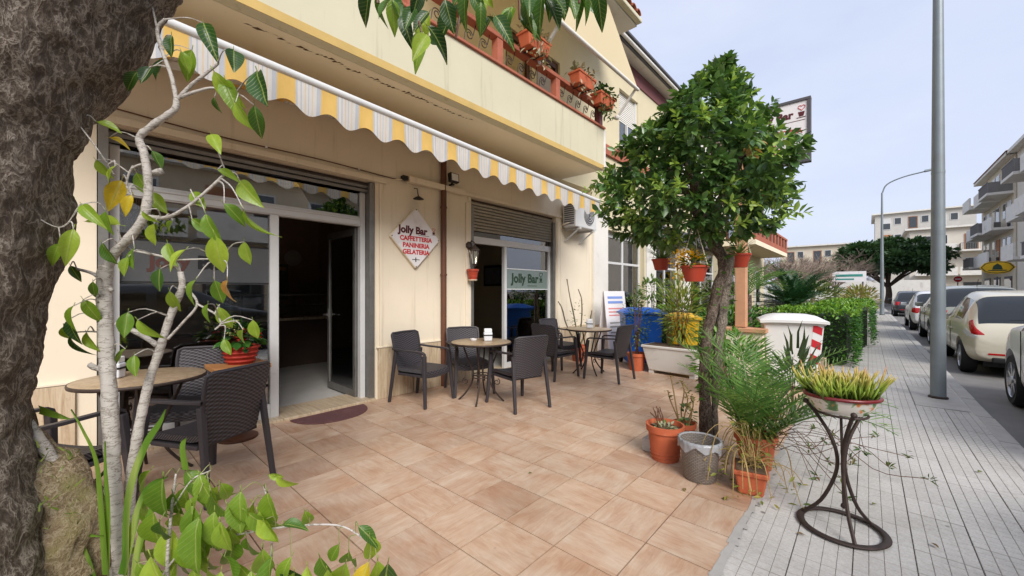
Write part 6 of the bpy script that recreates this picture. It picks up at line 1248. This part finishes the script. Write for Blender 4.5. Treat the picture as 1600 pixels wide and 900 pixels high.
        yc = S['ws'][0] - .12; mw = .07 if fold and sx < 0 else .17; mi_ = obj('mirror', M().hexa([(sx * (Wd - .02), yc, belt - .02), (sx * (Wd + mw), yc - .03, belt), (sx * (Wd + mw), yc + .07, belt), (sx * (Wd - .02), yc + .1, belt - .02)], [(sx * (Wd - .02), yc, belt + .11), (sx * (Wd + mw - .01), yc - .03, belt + .12), (sx * (Wd + mw - .01), yc + .05, belt + .12), (sx * (Wd - .02), yc + .08, belt + .11)]), pnt, t, local=True, bevel=.025, seg=3)
        for yd in ((S['cab'][0] + S['cab'][1]) * .46 - .12, S['cab'][1] - .95): obj('handle', M().box(sx * (Wd + .004) - .012, sx * (Wd + .004) + .012, yd - .09, yd + .09, belt - .17, belt - .145), pnt, t, local=True, bevel=.008)
        obj('door_seam', M().box(sx * (Wd * .998) - .004, sx * (Wd * .998) + .004, (S['cab'][0] + S['cab'][1]) * .46 + .03, (S['cab'][0] + S['cab'][1]) * .46 + .038, .34, belt - .02).box(sx * (Wd * .998) - .004, sx * (Wd * .998) + .004, S['cab'][1] - .22, S['cab'][1] - .212, .34, belt - .04), TRIM, t, local=True)
    obj('bumper_lip', M().box(-Wd * .62, Wd * .62, -.015, .05, .27, .36), TRIM, t, local=True, bevel=.02)
    obj('number_plate', M().box(-.26, .26, -.02, .012, .50, .61), MT['paper'], t, local=True, bevel=.004); obj('plate_holder', M().box(-.30, .30, -.008, .03, .46, .65), TRIM, t, local=True, bevel=.01)
    zc = belt + .10; obj('wiper', M().bar((-.02, S['rw'][0] + .005, zc - .03), (.42, S['rw'][0] + .035, zc + .03), .02, .015).ball((-.02, S['rw'][0] + .0, zc - .03), .03, 8, 5), TRIM, t, local=True)
    obj('aerial', M().tube([(0, S['rw'][1] + .25, max(tz) - .04), (0, S['rw'][1] + .05, max(tz) + .14)], .006, 5), TRIM, t, local=True)
    return t
_wm = {}
def wheel_mesh(r_):
    if ('w', r_) not in _wm:
        pr = [(r_ * .64, -.09), (r_ * .9, -.10), (r_ * .98, -.075), (r_, -.03), (r_, .03), (r_ * .98, .075), (r_ * .9, .10), (r_ * .66, .09), (r_ * .64, .05)]
        m = M().lathe(pr, 32); m.v = [(p[2], p[1], p[0]) for p in m.v]; me = mesh('wheel', m, RUB); me.polygons.foreach_set('use_smooth', [True] * len(me.polygons)); me.set_sharp_from_angle(angle=R(40)); _wm['w', r_] = me
    return _wm['w', r_]
def rim_mesh(r_):
    if ('r', r_) not in _wm:
        m = M(); R_ = r_ * .655; n = 40
        for k in range(7):
            a = k * 2 * math.pi / 7; c, s_ = math.cos(a), math.sin(a); w = .03
            m.hexa([(.055, -w * s_ + 0, w * c), (.055, w * s_, -w * c), (.085, w * s_, -w * c), (.085, -w * s_, w * c)], [(.06, R_ * c - w * .8 * s_, R_ * s_ + w * .8 * c), (.06, R_ * c + w * .8 * s_, R_ * s_ - w * .8 * c), (.088, R_ * c + w * .8 * s_, R_ * s_ - w * .8 * c), (.088, R_ * c - w * .8 * s_, R_ * s_ + w * .8 * c)])
        m2 = M().lathe([(R_ * .94, .04), (R_ * 1.0, .09), (R_ * 1.02, .097), (R_ * 1.02, .04)], 36).lathe([(.005, .08), (.05, .08), (.045, .098), (.005, .1)], 16); m.add([(p[2], p[1], p[0]) for p in m2.v], m2.f); me = mesh('rim', m, CHR); _wm['r', r_] = me
    return _wm['r', r_]
BEI, SIL, GRN, WHT, DRK = paint('paint_beige', (214, 206, 184), .2), paint('paint_silver', (236, 237, 238), .0), paint('paint_greygreen', (150, 152, 140), .3), paint('paint_white', (222, 222, 220), 0), paint('paint_dark', (58, 62, 66), .5)
car('pale silver car at the right edge, front wheel by the kerb', SUV, SIL, 2.28, 4.75, fold=True); car('beige hatchback parked behind the thick lamp post', HATCH, BEI, 2.10, 10.55)
car('grey green car between the beige and the white hatchback', SUV, GRN, 2.15, 15.3, tail='block'); car('white hatchback with red tail lights, third from the lamp post', HATCH, WHT, 2.02, 21.2, tail='block'); car('dark grey car farthest along the near kerb', HATCH, DRK, 1.95, 32.5, tail='block')
car('dark car across from the open bar door, mirrored in the shop window', SUV, DRK, 2.25, -.6, tail='block')
car('pale blue van parked on the far side of the road', VAN, paint('paint_paleblue', (190, 204, 214), .2), 5.5, 38, group='cars on the far side'); car('small pale car on the far side near the balconies', HATCH, WHT, 5.6, 28.5, tail='block', group='cars on the far side'); car('dark small car on the far side beside the yellow sign', HATCH, DRK, 5.6, 23.8, tail='block', group='cars on the far side')

# ------------------------------------------------------------------ buildings across and at the end of the street
GP = glassmat('far_pane', (.35, .38, .4), 1.7, .02, .35, (90, 96, 100)); RAILM = pm('balcony_rail', (120, 118, 116), .6, .1); SHUT = pm('roller_blind', (176, 120, 84), .7, .15, 2, 0, ov=.3)
def apartment(label, x0, x1, y0, y1, floors, wallm, front, balc=True, fh=2.95, roofc=True, step=3.6, ph=0, seedv=1, gf=True):
    """block with balconies; front is 'x' (faces -X) or 'y' (faces -Y)"""
    r_ = random.Random(seedv); t = thing('apartment_building', label, 'building', ((x0 + x1) / 2, (y0 + y1) / 2, 0)); h = 3.6 + floors * fh
    obj('wall', M().box(x0, x1, y0, y1, 0, h), wallm, t); obj('cornice', M().box(x0 - .5, x1 + .3, y0 - .5, y1 + .3, h, h + .25), MT['white'], t)
    def B_(a0, a1, d0, d1, z0, z1): return M().box(x0 - d1, x0 - d0, a0, a1, z0, z1) if front == 'x' else M().box(a0, a1, y0 - d1, y0 - d0, z0, z1)
    A0, A1 = (y0, y1) if front == 'x' else (x0, x1); nb = int((A1 - A0 - .6) / step); 
    for f in range(floors):
        z = 3.6 + f * fh
        for k in range(nb):
            a = A0 + .5 + k * step; wz = z + .12
            w = obj('window', B_(a + .5, a + 1.75, .002, .06, wz, wz + 2.2), SHUT if r_.random() < .5 else MT['alu'], t); obj('pane', B_(a + .6, a + 1.65, .061, .07, wz + .1, wz + (1.2 if r_.random() < .4 else 2.1)), GP, w)
            w = obj('window', B_(a + 2.2, a + 3.2, .002, .05, wz + .9, wz + 2.2), MT['alu'], t); obj('pane', B_(a + 2.28, a + 3.12, .051, .06, wz + .98, wz + 2.12), GP, w)
            if balc:
                d = 1.15 + (.25 if (k + f + ph) % 2 else 0); bl_ = obj('balcony', B_(a, a + step - .25, .0, d, z - .1, z + .1), MT['white'], t)
                if (k + f + ph) % 3 != 0: obj('parapet', B_(a, a + step - .25, d - .12, d - .001, z + .101, z + 1.0), MT['white'], bl_)
                else:
                    obj('rail', B_(a, a + step - .25, d - .06, d - .01, z + .95, z + 1.0), RAILM, bl_); mm = M()
                    for q in range(int((step - .25) / .14)):
                        b_ = B_(a + q * .14, a + q * .14 + .03, d - .05, d - .02, z + .101, z + .95); mm.add(b_.v, b_.f)
                    o_ = obj('balusters', mm, RAILM, bl_); obj('end_panel', B_(a, a + .05, .05, d - .06, z + .101, z + .95), RAILM, bl_)
    if gf:
        for k in range(nb):
            a = A0 + .6 + k * step; w = obj('shop_door', B_(a + .3, a + 2.6, .002, .05, .0, 2.6), MT['dgrey'], t); obj('pane', B_(a + .4, a + 2.5, .051, .06, .2, 2.4), GP, w)
    if roofc:
        zr = h + .25
        if front == 'x': obj('roof', M().hexa([(x0 - .6, y0 - .6, zr), (x1, y0 - .6, zr), (x1, y1, zr), (x0 - .6, y1, zr)], [(x0 + 3, y0 + 2, zr + 1.8), (x1, y0 + 2, zr + 1.8), (x1, y1, zr + 1.8), (x0 + 3, y1, zr + 1.8)]), MT['clay'], t)
        else: obj('roof_slab', M().box(x0, x1, y0, y1, zr, zr + .4), MT['grey'], t)
    return t
W4 = plaster('far_grey', (196, 192, 184), (140, 134, 126), .58, .4); W1, W2, W3 = plaster('far_cream', (214, 202, 180), (150, 140, 124), .6, .3), plaster('far_white', (216, 208, 194), (160, 152, 142), .6, .3), plaster('far_beige', (206, 190, 164), (150, 138, 118), .6, .3)
apartment('white apartment block with stacked balconies across the road at the right edge', 8.6, 20, 38, 49, 3, W2, 'x', True, 2.85, False, 3.6, 0, 1)
apartment('cream apartment block with balconies and tiled roof past the white one', 8.6, 20, 49.5, 62, 3, W1, 'x', True, 2.85, True, 3.8, 1, 2)
apartment('pale apartment block facing the bar across the road', 11.5, 20, -14, 22, 1, W3, 'x', True, 2.95, False, 4.2, 1, 3)
apartment('tall grey cream block rising at the far end of the street', 1.0, 14, 105, 118, 4, W4, 'y', False, 3.15, False, 3.6, 0, 4); apartment('white house with flat front at the end of the street', 4.4, 17, 80, 92, 2, W2, 'y', True, 3.2, False, 4.2, 1, 5); apartment('low wide cream block behind the bare trees', -13, -2.5, 95, 108, 2, W1, 'y', False, 3.2, False, 4.2, 0, 6)
tag(obj('boundary_wall', M().box(-16, 6.5, 76, 76.4, 0, 2.9), MT['white']), 'long pale boundary wall across the end of the street', 'wall')
# yellow oval sign
t = thing('yellow_sign', 'yellow pointed oval sign with dark emblem on a post across the road', 'sign', (6.75, 43.5, 0)); CX, CZ = 6.75, 3.05
pts = [(CX - .82, CZ)] + [(CX + .82 * math.cos(a), CZ + .46 * math.sin(a)) for a in (2.4, 2.0, 1.57, 1.14, .74)] + [(CX + .82, CZ)] + [(CX + .82 * math.cos(a), CZ - .46 * math.sin(a)) for a in (.74, 1.14, 1.57, 2.0, 2.4)]
SYM = pm('sign_yellow', (222, 176, 24), .5, .05); sc_ = lambda a, b: [(CX + (p[0] - CX) * a, CZ + (p[1] - CZ) * b) for p in pts]
obj('panel', M().prism(pts, 'y', 43.5, 43.6), SYM, t); obj('outline', M().prism(sc_(.93, .9), 'y', 43.485, 43.499), MT['green'], t); obj('inner_panel', M().prism(sc_(.86, .8), 'y', 43.47, 43.484), SYM, t)
obj('emblem', M().prism([(CX - .24, CZ - .15), (CX - .18, CZ + .12), (CX, CZ + .28), (CX + .18, CZ + .12), (CX + .24, CZ - .15)], 'y', 43.455, 43.469), MT['green'], t); obj('emblem_bar', M().prism([(CX - .45, CZ - .18), (CX + .45, CZ - .18), (CX + .38, CZ - .24), (CX - .38, CZ - .24)], 'y', 43.455, 43.469), MT['green'], t); obj('post', M().tube([(CX, 43.55, 0), (CX, 43.55, 2.4)], .05, 8), MT['dgrey'], t)
t = thing('no_entry_sign', 'small round red road sign on the far side of the road', 'road sign', (6.75, 60, 0)); obj('post', M().tube([(6.75, 60, 0), (6.75, 60, 2.8)], .04, 6), MT['dgrey'], t); obj('disc', M().prism([(6.75 + .3 * math.cos(a), 2.6 + .3 * math.sin(a)) for a in np.linspace(0, 6.283, 21)[:-1]], 'y', 59.9, 59.94), MT['red'], t); obj('bar', M().box(6.56, 6.94, 59.88, 59.899, 2.55, 2.65), MT['paper'], t)
t = thing('street_board', 'white street board on posts beside the hedge end', 'sign', (-1.0, 40, 0)); obj('panel', M().box(-2.1, -.1, 40, 40.08, 2.1, 2.9), MT['sign'], t); obj('lettering', M().box(-1.9, -.3, 39.985, 39.999, 2.5, 2.68).box(-1.9, -.8, 39.985, 39.999, 2.25, 2.36), pm('teal_print', (60, 140, 130), .6), t)
for x in (-1.9, -.3): obj('post', M().tube([(x, 40.1, 0), (x, 40.1, 2.9)], .05, 6), MT['dgrey'], t)
# ---- background trees
def far_tree(label, c, rad, n, L, cols, th, name='broadleaf_tree'):
    t = thing(name, label, 'tree', (c[0], c[1], 0)); m = M(); m.tube(smooth_path([(c[0], c[1], 0), (c[0] + .1, c[1], th * .5), (c[0], c[1], th)]), list(np.linspace(.32, .22, 9)), 10); obj('trunk', m, BK2, t)
    m = M()
    for k in range(8):
        a = k * .8; m.tube(smooth_path([(c[0], c[1], th * .8), (c[0] + rad[0] * .35 * math.cos(a), c[1] + rad[1] * .35 * math.sin(a), th + (c[2] - th) * .5), (c[0] + rad[0] * .75 * math.cos(a), c[1] + rad[1] * .75 * math.sin(a), c[2])]), list(np.linspace(.16, .03, 9)), 6)
    obj('limb', m, BK2, t); pos, dr = [], []
    for k in range(70):
        d = rand_dirs(1, -.45, 1)[0]; cc = np.array(c) + d * np.array(rad) * rnd.uniform(.55, 1.0); q = n // 70; dd = rand_dirs(q); pos.append(cc + dd * np.array(rad) * .2 * (nr.random(q)[:, None] ** .4)); dr.append(dd)
    leaves('crown', np.concatenate(pos), np.concatenate(dr), nr.uniform(L * .6, L * 1.2, (n // 70) * 70), .6, leafmat(name + '_leaf', cols, .2), t)
far_tree('wide dark green tree at the end of the pavement', (1.6, 60, 4.4), (5.0, 5, 2.4), 17000, .48, [(56, 84, 54), (74, 106, 64), (94, 126, 78), (64, 94, 60)], 2.3)
def bare_tree(label, x, y, h, sp):
    t = thing('bare_tree', label, 'tree', (x, y, 0), 0, 'leafless trees past the garden'); tw = pm('bare_twig', (142, 126, 112), .9, .2); obj('trunk', M().tube([(x, y, 0), (x, y, h * .35)], [.14, .1], 8), tw, t); m = M()
    def grow(p, d, L, r_, lev):
        q = p + d * L; m.tube([p, (p + q) / 2 + Vector((rnd.gauss(0, .05 * L), rnd.gauss(0, .05 * L), 0)), q], [r_, r_ * .8, r_ * .6], 4, cap=False)
        if lev:
            for _ in range(5 if lev > 1 else 7): grow(p.lerp(q, rnd.uniform(.5, 1)), (d + Vector((rnd.gauss(0, sp), rnd.gauss(0, sp), rnd.gauss(.1, .35)))).normalized(), L * rnd.uniform(.55, .8), r_ * .6, lev - 1)
    for k in range(6): grow(Vector((x, y, h * .3)), Vector((math.cos(k * 1.05), math.sin(k * 1.05), rnd.uniform(.5, 1.2))).normalized(), h * .32, .06, 3)
    obj('branches', m, tw, t, fix=False)
bare_tree('leafless tree behind the sago palm', -4.6, 36, 5.0, .7); bare_tree('leafless tree half way to the low cream block', -6.0, 56, 6.0, .7); bare_tree('leafless tree left of the white street board', -3.4, 41, 5.0, .7); bare_tree('leafless tree beside the wide dark tree', -2.2, 46, 5.6, .7); bare_tree('leafless tree close to the terracotta balcony house', -7.5, 42, 5.6, .7)
